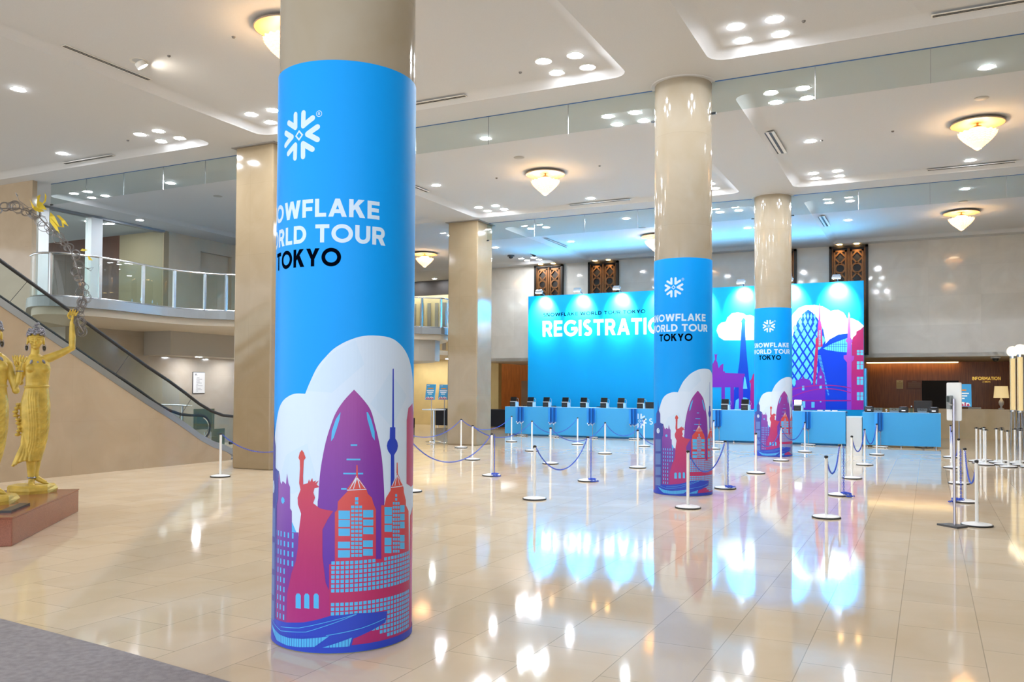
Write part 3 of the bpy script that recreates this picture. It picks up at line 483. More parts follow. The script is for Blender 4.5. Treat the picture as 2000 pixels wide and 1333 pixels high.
BACK={'cloudL':[(-6.366,3.642),(-6.316,3.808),(-6.2,3.905),(-6.052,3.933),(-6.003,4.065),(-5.855,4.199),(-5.66,4.225),(-5.481,4.18),(-5.385,4.104),(-5.256,4.123),(-5.144,4.076),(-4.985,3.966),(-4.858,3.734),(-4.859,3.311),(-5.113,3.3),(-5.595,3.3),(-6.118,3.31),(-6.283,3.424)],'cloudR':[(-4.17,3.49),(-4.107,3.778),(-3.891,4.141),(-3.737,4.296),(-3.524,4.377),(-3.252,4.383),(-3.013,4.323),(-2.834,4.208),(-2.775,4.156),(-2.672,4.193),(-2.539,4.185),(-2.393,4.098),(-2.32,3.977),(-2.3,3.92),(-2.161,3.925),(-1.959,3.825),(-1.81,3.681),(-1.812,3.154),(-2.897,2.986),(-4.108,3.199)],'eiffel':[(-5.485,4.147),(-5.472,4.041),(-5.42,3.996),(-5.407,3.93),(-5.424,3.898),(-5.417,3.421),(-5.37,2.763),(-5.322,2.271),(-5.274,1.78),(-5.179,0.998),(-5.955,0.985),(-5.889,1.349),(-5.694,1.911),(-5.661,2.24),(-5.612,2.569),(-5.569,3.227),(-5.537,3.885),(-5.556,3.902),(-5.546,3.967),(-5.491,4.032)],'eiffel_sky':[[(-5.451,2.108),(-5.493,1.698),(-5.355,1.698),(-5.419,2.075)],[(-5.775,0.988),(-5.726,1.318),(-5.564,1.425),(-5.387,1.403),(-5.291,1.323),(-5.275,0.996)]],'gate':[(-7.291,1.739),(-7.291,2.28),(-6.085,2.275),(-6.085,2.225),(-5.435,2.19),(-5.451,2.091),(-5.493,2.059),(-5.494,1.042),(-5.629,1.04),(-5.629,1.746),(-5.785,1.746),(-5.798,1.037),(-5.906,1.035),(-5.905,1.745),(-6.086,1.744),(-6.086,1.033),(-6.201,1.031),(-6.201,1.744)],'quadriga':[[(-6.582,2.277),(-6.549,2.477),(-6.476,2.543),(-6.433,2.643),(-6.383,2.659),(-6.333,2.575),(-6.316,2.475),(-6.29,2.375),(-6.234,2.475),(-6.184,2.514),(-6.135,2.524),(-6.145,2.275)],[(-6.433,2.876),(-6.383,2.826),(-6.333,2.875),(-6.349,2.808),(-6.366,2.642),(-6.409,2.642)]],'houseL':[(-4.86,2.334),(-5.12,2.222),(-5.172,2.173),(-5.226,2.009),(-5.29,1.944),(-5.242,1.862),(-5.275,1.045),(-4.862,1.051)],'egg':[(-3.449,4.244),(-3.646,4.084),(-3.784,3.865),(-3.877,3.579),(-3.939,3.324),(-4.032,2.747),(-4.05,1.657),(-3.199,1.661),(-2.926,3.176),(-3.0,3.62),(-3.163,3.941),(-3.313,4.13)],'egg_cells':[[(-3.655,4.136),(-3.619,4.032),(-3.656,3.932),(-3.692,4.035)],[(-3.554,4.132),(-3.518,4.029),(-3.554,3.928),(-3.591,4.031)],[(-3.453,4.129),(-3.417,4.026),(-3.454,3.925),(-3.49,4.028)],[(-3.353,4.125),(-3.317,4.022),(-3.353,3.922),(-3.389,4.025)],[(-3.253,4.122),(-3.217,4.019),(-3.253,3.919),(-3.289,4.021)],[(-3.689,3.963),(-3.633,3.841),(-3.69,3.723),(-3.746,3.844)],[(-3.534,3.958),(-3.479,3.836),(-3.535,3.718),(-3.591,3.84)],[(-3.381,3.953),(-3.325,3.832),(-3.381,3.714),(-3.437,3.835)],[(-3.228,3.948),(-3.173,3.827),(-3.228,3.71),(-3.283,3.831)],[(-3.854,3.79),(-3.783,3.653),(-3.855,3.521),(-3.926,3.657)],[(-3.657,3.784),(-3.587,3.648),(-3.658,3.516),(-3.729,3.652)],[(-3.462,3.778),(-3.391,3.643),(-3.462,3.511),(-3.533,3.647)],[(-3.267,3.773),(-3.197,3.638),(-3.268,3.506),(-3.338,3.641)],[(-3.074,3.767),(-3.005,3.632),(-3.075,3.501),(-3.144,3.636)],[(-3.792,3.603),(-3.713,3.46),(-3.792,3.32),(-3.871,3.463)],[(-3.574,3.597),(-3.496,3.454),(-3.575,3.315),(-3.653,3.458)],[(-3.358,3.592),(-3.281,3.449),(-3.359,3.311),(-3.437,3.453)],[(-3.144,3.586),(-3.067,3.444),(-3.144,3.306),(-3.222,3.448)],[(-3.937,3.42),(-3.852,3.271),(-3.938,3.125),(-4.023,3.274)],[(-3.703,3.414),(-3.619,3.266),(-3.703,3.121),(-3.788,3.269)],[(-3.47,3.409),(-3.387,3.261),(-3.471,3.117),(-3.555,3.264)],[(-3.239,3.404),(-3.157,3.256),(-3.24,3.112),(-3.323,3.26)],[(-3.01,3.398),(-2.928,3.252),(-3.011,3.108),(-3.094,3.255)],[(-3.836,3.227),(-3.749,3.076),(-3.836,2.929),(-3.924,3.08)],[(-3.596,3.222),(-3.509,3.072),(-3.596,2.925),(-3.683,3.075)],[(-3.357,3.218),(-3.272,3.068),(-3.358,2.922),(-3.444,3.071)],[(-3.121,3.213),(-3.036,3.064),(-3.122,2.918),(-3.207,3.067)],[(-3.968,3.038),(-3.88,2.887),(-3.969,2.738),(-4.057,2.889)],[(-3.725,3.034),(-3.638,2.883),(-3.726,2.735),(-3.813,2.886)],[(-3.484,3.03),(-3.397,2.88),(-3.484,2.732),(-3.571,2.882)],[(-3.244,3.026),(-3.158,2.876),(-3.245,2.729),(-3.331,2.879)],[(-3.006,3.022),(-2.921,2.873),(-3.007,2.726),(-3.093,2.875)],[(-3.856,2.845),(-3.768,2.693),(-3.857,2.544),(-3.946,2.695)],[(-3.612,2.841),(-3.525,2.69),(-3.613,2.541),(-3.701,2.692)],[(-3.37,2.838),(-3.283,2.688),(-3.371,2.539),(-3.458,2.69)],[(-3.13,2.835),(-3.044,2.685),(-3.131,2.537),(-3.217,2.687)],[(-3.986,2.654),(-3.898,2.502),(-3.987,2.352),(-4.076,2.504)],[(-3.741,2.651),(-3.653,2.5),(-3.742,2.351),(-3.83,2.502)],[(-3.498,2.649),(-3.411,2.498),(-3.499,2.35),(-3.586,2.5)],[(-3.257,2.646),(-3.17,2.496),(-3.258,2.348),(-3.345,2.498)],[(-3.018,2.644),(-2.932,2.495),(-3.018,2.347),(-3.105,2.496)],[(-3.871,2.461),(-3.783,2.31),(-3.872,2.16),(-3.96,2.311)],[(-3.627,2.459),(-3.539,2.308),(-3.627,2.159),(-3.715,2.309)],[(-3.385,2.457),(-3.298,2.307),(-3.385,2.159),(-3.473,2.308)],[(-3.144,2.455),(-3.058,2.306),(-3.145,2.158),(-3.232,2.307)],[(-4.001,2.269),(-3.912,2.118),(-4.002,1.968),(-4.091,2.118)],[(-3.756,2.268),(-3.668,2.118),(-3.757,1.968),(-3.845,2.118)],[(-3.513,2.267),(-3.425,2.117),(-3.513,1.968),(-3.601,2.118)],[(-3.271,2.266),(-3.185,2.117),(-3.272,1.968),(-3.359,2.117)],[(-3.032,2.265),(-2.946,2.116),(-3.033,1.968),(-3.119,2.117)],[(-3.886,2.077),(-3.797,1.926),(-3.886,1.776),(-3.975,1.926)],[(-3.641,2.076),(-3.554,1.927),(-3.642,1.777),(-3.73,1.926)],[(-3.399,2.076),(-3.312,1.927),(-3.4,1.778),(-3.487,1.927)],[(-3.159,2.076),(-3.073,1.927),(-3.16,1.779),(-3.246,1.927)],[(-4.016,1.884),(-3.927,1.734),(-4.016,1.583),(-4.105,1.733)],[(-3.77,1.885),(-3.682,1.735),(-3.771,1.585),(-3.859,1.734)],[(-3.527,1.885),(-3.44,1.736),(-3.528,1.586),(-3.616,1.736)],[(-3.286,1.886),(-3.199,1.737),(-3.287,1.588),(-3.374,1.737)],[(-3.047,1.886),(-2.961,1.738),(-3.047,1.59),(-3.134,1.738)]],'spire':[(-3.108,4.415),(-3.096,4.415),(-3.074,3.875),(-3.038,3.684),(-3.016,3.051),(-3.151,3.038),(-3.167,2.674),(-3.198,2.199),(-3.259,1.661),(-3.319,1.661),(-3.272,2.58),(-3.226,3.055),(-3.225,3.308),(-3.171,3.339),(-3.158,3.687),(-3.133,3.877)],'spire_bars':[[(-3.131,3.56),(-3.068,3.558),(-3.068,3.539),(-3.131,3.541)],[(-3.131,3.519),(-3.069,3.517),(-3.069,3.498),(-3.131,3.5)],[(-3.131,3.477),(-3.069,3.476),(-3.069,3.457),(-3.132,3.458)],[(-3.132,3.436),(-3.069,3.435),(-3.069,3.416),(-3.132,3.417)],[(-3.132,3.395),(-3.069,3.394),(-3.069,3.375),(-3.132,3.376)],[(-3.132,3.354),(-3.069,3.353),(-3.069,3.334),(-3.132,3.335)],[(-3.132,3.313),(-3.069,3.311),(-3.069,3.292),(-3.132,3.294)],[(-3.132,3.272),(-3.069,3.27),(-3.069,3.251),(-3.132,3.253)],[(-3.132,3.23),(-3.069,3.229),(-3.069,3.21),(-3.132,3.211)],[(-3.132,3.189),(-3.069,3.188),(-3.07,3.169),(-3.132,3.17)],[(-3.132,3.148),(-3.07,3.147),(-3.07,3.128),(-3.132,3.129)],[(-3.132,3.107),(-3.07,3.106),(-3.07,3.087),(-3.133,3.088)]],'opera':[(-3.16,2.927),(-3.016,3.035),(-2.808,3.268),(-2.542,3.419),(-2.264,3.444),(-2.272,1.06),(-3.165,1.046)],'opera_glass':[(-3.001,2.988),(-2.719,3.14),(-2.285,3.304),(-2.286,2.851),(-2.602,2.887),(-2.897,2.939)],'opera_lines':[[(-2.882,3.055),(-2.87,3.055),(-2.871,2.935),(-2.883,2.935)],[(-2.817,3.091),(-2.805,3.091),(-2.806,2.924),(-2.817,2.924)],[(-2.752,3.126),(-2.74,3.126),(-2.741,2.912),(-2.752,2.912)],[(-2.687,3.155),(-2.675,3.155),(-2.676,2.901),(-2.688,2.901)],[(-2.622,3.179),(-2.61,3.179),(-2.611,2.89),(-2.623,2.89)],[(-2.557,3.204),(-2.545,3.203),(-2.546,2.881),(-2.558,2.882)],[(-2.492,3.228),(-2.481,3.228),(-2.482,2.874),(-2.494,2.874)],[(-2.428,3.252),(-2.416,3.252),(-2.418,2.867),(-2.429,2.867)],[(-2.364,3.277),(-2.352,3.276),(-2.353,2.859),(-2.365,2.86)],[(-2.912,3.056),(-2.295,3.045),(-2.295,3.032),(-2.912,3.043)],[(-2.778,3.126),(-2.294,3.117),(-2.294,3.104),(-2.778,3.113)]],'zig':[[(-3.16,2.769),(-3.071,2.767),(-3.071,2.749),(-3.16,2.75)],[(-3.15,2.724),(-3.062,2.723),(-3.062,2.704),(-3.15,2.705)],[(-3.139,2.68),(-3.053,2.679),(-3.053,2.66),(-3.139,2.661)],[(-3.128,2.635),(-3.044,2.634),(-3.044,2.616),(-3.128,2.616)],[(-3.118,2.591),(-3.035,2.59),(-3.035,2.571),(-3.118,2.572)],[(-3.107,2.547),(-3.027,2.546),(-3.027,2.527),(-3.107,2.528)],[(-3.096,2.502),(-3.018,2.502),(-3.018,2.483),(-3.097,2.483)],[(-3.086,2.458),(-3.009,2.457),(-3.009,2.438),(-3.086,2.439)],[(-3.075,2.414),(-3.0,2.413),(-3.0,2.394),(-3.075,2.395)],[(-3.065,2.369),(-2.991,2.369),(-2.991,2.35),(-3.065,2.35)],[(-3.054,2.325),(-2.982,2.325),(-2.983,2.306),(-3.054,2.306)],[(-3.043,2.281),(-2.974,2.28),(-2.974,2.262),(-3.043,2.262)],[(-3.033,2.237),(-2.965,2.236),(-2.965,2.217),(-3.033,2.218)],[(-3.022,2.192),(-2.956,2.192),(-2.956,2.173),(-3.022,2.173)],[(-3.012,2.148),(-2.947,2.148),(-2.947,2.129),(-3.012,2.129)],[(-3.001,2.104),(-2.939,2.104),(-2.939,2.085),(-3.001,2.085)],[(-2.99,2.06),(-2.93,2.06),(-2.93,2.041),(-2.99,2.041)],[(-2.98,2.016),(-2.921,2.016),(-2.921,1.997),(-2.98,1.997)],[(-2.969,1.972),(-2.912,1.972),(-2.912,1.953),(-2.969,1.953)],[(-2.959,1.927),(-2.903,1.928),(-2.903,1.909),(-2.959,1.909)],[(-2.948,1.883),(-2.895,1.883),(-2.895,1.865),(-2.948,1.864)],[(-2.938,1.839),(-2.886,1.839),(-2.886,1.821),(-2.938,1.82)],[(-2.927,1.795),(-2.877,1.795),(-2.877,1.777),(-2.927,1.776)],[(-2.916,1.751),(-2.868,1.751),(-2.868,1.733),(-2.916,1.732)],[(-2.906,1.707),(-2.86,1.707),(-2.86,1.689),(-2.906,1.688)],[(-2.895,1.663),(-2.851,1.663),(-2.851,1.645),(-2.895,1.644)],[(-2.885,1.619),(-2.842,1.62),(-2.842,1.601),(-2.885,1.6)],[(-2.874,1.575),(-2.833,1.576),(-2.833,1.557),(-2.874,1.556)],[(-2.864,1.531),(-2.825,1.532),(-2.825,1.513),(-2.864,1.513)]],'monument':[(-2.233,4.115),(-2.204,4.004),(-2.192,3.318),(-2.129,3.207),(-2.164,3.13),(-2.165,2.756),(-2.084,2.74),(-2.093,2.631),(-2.166,2.538),(-2.171,1.062),(-2.301,1.06),(-2.296,2.539),(-2.392,2.665),(-2.392,2.759),(-2.304,2.774),(-2.28,3.148),(-2.338,3.211),(-2.279,3.319),(-2.259,4.006)],'houseR':[(-1.81,3.65),(-1.902,3.559),(-2.018,3.5),(-2.024,3.407),(-2.119,3.316),(-2.149,3.223),(-2.185,1.061),(-1.82,1.067)],'houseR_win':[[(-2.005,2.925),(-1.925,2.924),(-1.925,2.856),(-2.006,2.857)],[(-2.006,2.841),(-1.925,2.84),(-1.925,2.762),(-2.006,2.763)],[(-2.007,2.568),(-1.926,2.567),(-1.926,2.48),(-2.007,2.481)],[(-2.007,2.469),(-1.926,2.468),(-1.927,2.319),(-2.008,2.32)],[(-2.008,2.087),(-1.928,2.087),(-1.928,2.009),(-2.009,2.009)],[(-2.009,1.997),(-1.928,1.997),(-1.929,1.839),(-2.009,1.839)],[(-2.01,1.606),(-1.93,1.607),(-1.93,1.499),(-2.011,1.498)],[(-2.011,1.482),(-1.93,1.483),(-1.931,1.359),(-2.011,1.358)],[(-1.905,2.923),(-1.824,2.922),(-1.825,2.854),(-1.905,2.855)],[(-1.905,2.84),(-1.825,2.839),(-1.825,2.761),(-1.905,2.762)],[(-1.906,2.567),(-1.826,2.566),(-1.826,2.48),(-1.906,2.48)],[(-1.906,2.468),(-1.826,2.467),(-1.827,2.319),(-1.907,2.319)],[(-1.908,2.087),(-1.828,2.087),(-1.828,2.009),(-1.908,2.009)],[(-1.908,1.997),(-1.828,1.997),(-1.828,1.839),(-1.909,1.839)],[(-1.91,1.607),(-1.829,1.608),(-1.83,1.499),(-1.91,1.499)],[(-1.91,1.483),(-1.83,1.484),(-1.83,1.36),(-1.911,1.359)]],'church':[(-4.174,1.03),(-4.173,1.592),(-3.911,1.753),(-3.835,1.786),(-3.834,1.961),(-3.681,2.025),(-3.636,2.041),(-3.626,2.121),(-3.596,2.121),(-3.584,2.041),(-3.409,1.993),(-3.364,1.914),(-3.349,1.835),(-3.199,1.835),(-3.168,2.167),(-3.108,2.294),(-3.072,2.42),(-3.042,2.293),(-2.965,2.135),(-2.945,1.852),(-2.927,1.05)],'church_win':[[(-3.636,1.802),(-3.57,1.803),(-3.57,1.659),(-3.637,1.659)],[(-3.105,2.12),(-3.049,2.12),(-3.049,2.041),(-3.106,2.041)],[(-3.109,1.82),(-3.043,1.82),(-3.044,1.694),(-3.109,1.694)],[(-3.638,1.309),(-3.543,1.31),(-3.544,1.103),(-3.638,1.102)],[(-3.356,1.287),(-3.26,1.288),(-3.261,1.108),(-3.357,1.106)],[(-3.099,1.331),(-3.057,1.331),(-3.057,1.284),(-3.099,1.283)]],'bridge':[[(-4.111,1.641),(-3.946,1.692),(-3.781,1.736),(-3.617,1.771),(-3.455,1.799),(-3.293,1.819),(-3.131,1.831),(-2.971,1.836),(-2.812,1.833),(-2.653,1.823),(-2.496,1.805),(-2.339,1.78),(-2.183,1.748),(-2.183,1.723),(-2.339,1.755),(-2.496,1.78),(-2.653,1.798),(-2.812,1.808),(-2.971,1.811),(-3.132,1.806),(-3.293,1.794),(-3.455,1.774),(-3.617,1.746),(-3.781,1.71),(-3.946,1.667),(-4.111,1.616)],[(-4.112,1.365),(-3.946,1.456),(-3.782,1.533),(-3.618,1.597),(-3.455,1.648),(-3.293,1.687),(-3.132,1.712),(-2.972,1.725),(-2.812,1.725),(-2.654,1.712),(-2.496,1.687),(-2.339,1.65),(-2.183,1.6),(-2.184,1.575),(-2.339,1.625),(-2.496,1.662),(-2.654,1.687),(-2.812,1.699),(-2.972,1.699),(-3.132,1.687),(-3.293,1.661),(-3.455,1.623),(-3.618,1.572),(-3.782,1.507),(-3.946,1.43),(-4.112,1.34)],[(-3.989,1.343),(-2.184,1.363),(-2.184,1.325),(-3.989,1.305)]]}
# ---------------------------------------------------------------- the setting
ZC = 6.58
mb = MB(); mb.bb(-32, 14, -4, 40, -0.2, 0.0)
struct('floor', mb, floor_m, smooth=False)

CX0, CY0, CELL = 0.835, 17.83, 8.78
def rrect(hx, hy, r, n=5):
    P = []
    for (sx, sy, a0) in ((1, 1, 0), (-1, 1, PI / 2), (-1, -1, PI), (1, -1, 1.5 * PI)):
        for k in range(n + 1):
            a = a0 + PI / 2 * k / n
            P.append((sx * (hx - r) + r * math.cos(a), sy * (hy - r) + r * math.sin(a)))
    return P
def coffer(mb, cx, cy):
    hx, hy = 3.70, 3.53; n = 5
    loops = []
    sq = []
    for (sx, sy) in ((1, 1), (-1, 1), (-1, -1), (1, -1)):
        for k in range(n + 1): sq.append((sx * CELL / 2, sy * CELL / 2))
    loops.append([(x, y, ZC) for x, y in sq])
    loops.append([(x, y, ZC) for x, y in rrect(hx + .05, hy + .05, .26, n)])
    loops.append([(x, y, ZC + .012) for x, y in rrect(hx + .035, hy + .035, .25, n)])
    loops.append([(x, y, ZC + .028) for x, y in rrect(hx, hy, .24, n)])
    for t in (0.15, 0.35, 0.6, 0.85, 1.0):
        d = .2 * t; loops.append([(x, y, ZC + .028 + .062 * math.sin(t * PI / 2)) for x, y in rrect(hx - d, hy - d, max(.001, .24 - d * 1.2), n)])
    vs = []; fs = []; m = 4 * (n + 1)
    for l in loops: vs += [(cx + x, cy + y, z) for x, y, z in l]
    for i in range(len(loops) - 1):
        for k in range(m):
            k2 = (k + 1) % m; fs.append((i * m + k2, i * m + k, (i + 1) * m + k, (i + 1) * m + k2))
    fs.append(tuple(reversed([(len(loops) - 1) * m + k for k in range(m)])))
    mb.add(vs, fs)
mb = MB()
CELLS = [(CX0 + i * CELL, CY0 + j * CELL) for i in (-3, -2, -1, 0, 1) for j in (-2, -1, 0, 1)]
for c in CELLS: coffer(mb, *c)
mb.add([(-29.9, 31, ZC), (14, 31, ZC), (14, 40, ZC), (-29.9, 40, ZC)], [(0, 3, 2, 1)])
bmx = bmesh.new(); me_ = bpy.data.meshes.new('c'); me_.from_pydata(mb.v, [], mb.f); bmx.from_mesh(me_)
bmesh.ops.remove_doubles(bmx, verts=bmx.verts[:], dist=0.0006)
struct('ceiling', bmx, ceil_m, angle=30); bmx.free()
ZP = ZC + .09

# back wall of polished stone above the wood recess
YB = 30.65
mb = MB()
mb.bb(-17.0, 2.75, YB, YB + .4, 2.77, ZC)
struct('wall_back', mb, backwall_m, smooth=False)
mb = MB(); mb.bb(2.75, 14, YB, YB + .4, 0, ZC); struct('wall_back_pier', mb, backwall_m, smooth=False)
mb = MB(); mb.bb(-22, 2.75, 36.4, 36.6, 0, 2.9); struct('wall_recess', mb, wood_m, smooth=False)
mb = MB(); mb.bb(-17.0, 2.75, YB, 36.4, 2.77, 2.9); struct('ceiling_recess', mb, cream_m, smooth=False)
mb = MB(); mb.bb(2.70, 2.9, YB + .4, 36.6, 0, 2.77); struct('wall_recess_side', mb, cream_m, smooth=False)
# dark doorway in the wood wall
mb = MB(); mb.bb(-.24, 1.02, 36.34, 36.41, 0, 2.06); struct('door_1', mb, mat('dark_doorway', '1a100a', 0.6), smooth=False)
mb = MB(); mb.bb(14, 14.2, -4, YB, 0, ZC); struct('wall_right_unseen', mb, cream_m, smooth=False)  # unseen wall, added only for its bounce light and reflections
# far left: slat wall over a yellow lit lower wall
yellow_m = mat('yellow_lit_wallcovering', 'c7ab6e', 0.55, var=0.06, scale=2)
mb = MB(); mb.bb(-30, -16.9, 33.0, 33.3, 0, 3.3); struct('wall_far', mb, yellow_m, smooth=False)
mb = MB(); mb.bb(-30, -16.9, 33.0, 33.3, 3.3, 5.9); struct('wall_far_upper', mb, mat('cream_slat_wall', 'ead09c', 0.55), smooth=False)
mb = MB(); mb.bb(-30, -16.9, 33.05, 33.35, 5.9, ZC); struct('shadow_band', mb, mat('painted_shadow', '2b241e', 0.6), smooth=False)  # near-black colour stands in for the shadow above the slat wall
slat = mat('grey_slat_recess', 'a89f90', 0.6)
mb = MB(); mb.bb(-21.75, -21.58, 32.96, 33.0, 3.4, 5.55)
s0 = struct('trim_6', mb, slat, smooth=False)
for k in range(1, 9):
    c = s0.copy(); C.objects.link(c); c.location.x = .40 * k if k < 6 else .40 * k
# lower wall behind the escalator, upper wall and wood-panelled room on the mezzanine
mb = MB(); mb.bb(-19.3, -19.0, 14.0, 26.3, 0, 3.15); struct('wall_lower_left', mb, lowerwall_m, smooth=False)
mb = MB(); mb.bb(-30, -23.62, 19.0, 19.2, 3.5, ZC); struct('wall_mezzanine_wood', mb, darkwood_m, smooth=False)
mb = MB(); mb.bb(-23.62, -21.6, 19.0, 19.2, 3.5, ZC); struct('wall_mezzanine_end', mb, mat('beige_wall_paint', '948468', .6), smooth=False)
mb = MB(); mb.bb(-21.8, -21.6, 19.2, 20.5, 3.5, ZC); mb.bb(-21.8, -21.6, 21.9, 33.0, 3.5, ZC); mb.bb(-21.8, -21.6, 20.5, 21.9, 6.15, ZC); mb.bb(-21.95, -21.75, 20.5, 21.9, 3.5, 6.15)
struct('wall_mezzanine', mb, cream_m, smooth=False)
# wide stone pier at the head of the escalator
mb = MB(); mb.bb(-27, -19.2, 13.0, 13.12, 0, ZC); struct('wall_pier', mb, sidewall_m, smooth=False)

# mezzanine floor with a swept front edge
EDGE = [(-19.3, 12.95), (-17.3, 11.62), (-16.8, 11.34), (-16.5, 11.26), (-16.25, 11.30), (-15.98, 11.52), (-15.80, 11.95), (-15.74, 12.4), (-15.77, 13.0), (-15.84, 13.6), (-15.86, 14.1), (-15.77, 14.7), (-15.55, 15.15), (-15.2, 15.5), (-14.85, 16.1), (-14.6, 17.2), (-14.5, 18.5), (-14.4, 19.8), (-14.15, 20.9), (-13.85, 21.6), (-13.5, 21.95), (-13.22, 22.2), (-13.25, 22.6), (-13.5, 23.1), (-14.2, 24.0), (-15.5, 25.2), (-17.5, 26.2), (-19, 26.5)]
EP = smooth_path(EDGE, 3)
fascia_m = mat('grey_metal_fascia', '8d9295', 0.35, metal=0.3)
poly = EP + [(-21.55, 26.5), (-30, 26.5), (-30, 14.0), (-19.3, 14.0)]
mb = MB(); mb.prism(poly, 3.30, 3.50); struct('floor_mezzanine', mb, fascia_m, smooth=False)
def inset(P, d):
    out = []
    for i in range(len(P)):
        a = Vector(P[max(i - 1, 0)]); b = Vector(P[min(i + 1, len(P) - 1)]); t = (b - a).normalized()
        out.append((P[i][0] - t.y * d, P[i][1] + t.x * d))
    return out
i2 = inset(EP, .10)[2:-2]
mb = MB(); mb.prism(i2 + [(-21.55, 26.4), (-29, 26.4), (-29, 14.0), (-19.2, 14.0)], 3.14, 3.30)
struct('trim_1', mb, mat('cream_soffit', 'bdb3a2', .6), label='cream curved soffit under the mezzanine edge')
mb = MB(); mb.prism([(-19.0, 16.1), (-18.0, 16.1), (-18.0, 19.2), (-16.6, 20.4), (-14.7, 21.4), (-13.95, 21.9), (-13.62, 22.3), (-13.75, 22.8), (-14.6, 23.8), (-16.4, 25.2), (-19.0, 26.0)], 2.50, 3.145)
struct('trim_2', mb, mat('grey_bulkhead', 'a8a297', .6), label='deep white bulkhead hung under the mezzanine', smooth=False)

mb = MB(); mb.bb(-29, -16.9, 26.6, 33.0, 2.95, 3.12); struct('ceiling_far_lower', mb, cream_m, smooth=False)
# square pillars
for i, (y0, nm) in enumerate(((13.03, 'near'), (21.62, 'far'))):
    mb = MB(); mb.bb(-12.77, -11.78, y0, y0 + .92, 0, ZC)
    p = struct('square_pillar', mb, pillar_m, label=('square beige marble pillar beside the foot of the escalator', 'square beige marble pillar standing left of the registration desk')[i], bevel=.03, smooth=False)
    mb = MB(); mb.bb(-12.84, -11.71, y0 - .07, y0 + .99, ZC - .02, ZC + .01); obj('shadow_gap_collar', mb, mat('grey_collar', '8f8a84', .6), p)

# ---------------------------------------------------------------- round columns with printed wraps
def make_column(lbl, loc):
    c = obj('round_column', MB().lathe([(.455, 0), (.455, ZC)], 72), column_m); c.location = loc
    c['kind'] = 'structure'; c['label'] = lbl
    obj('ceiling_collar', MB().lathe([(.455, ZC - .012), (.51, ZC - .012), (.525, ZC + .002), (.50, ZC + .02)], 72, capa=False, capb=False), ceil_m, c)
    return c
COLS = [(-3.555, 4.66, 0), (-3.55, 13.44, 0), (-3.55, 22.22, 0)]
make_column('round cream marble column nearest the camera', COLS[0])
for i in (1, 2): make_column(('', 'round cream marble column in the middle of the queue lines', 'round cream marble column in front of the registration desk')[i], COLS[i])

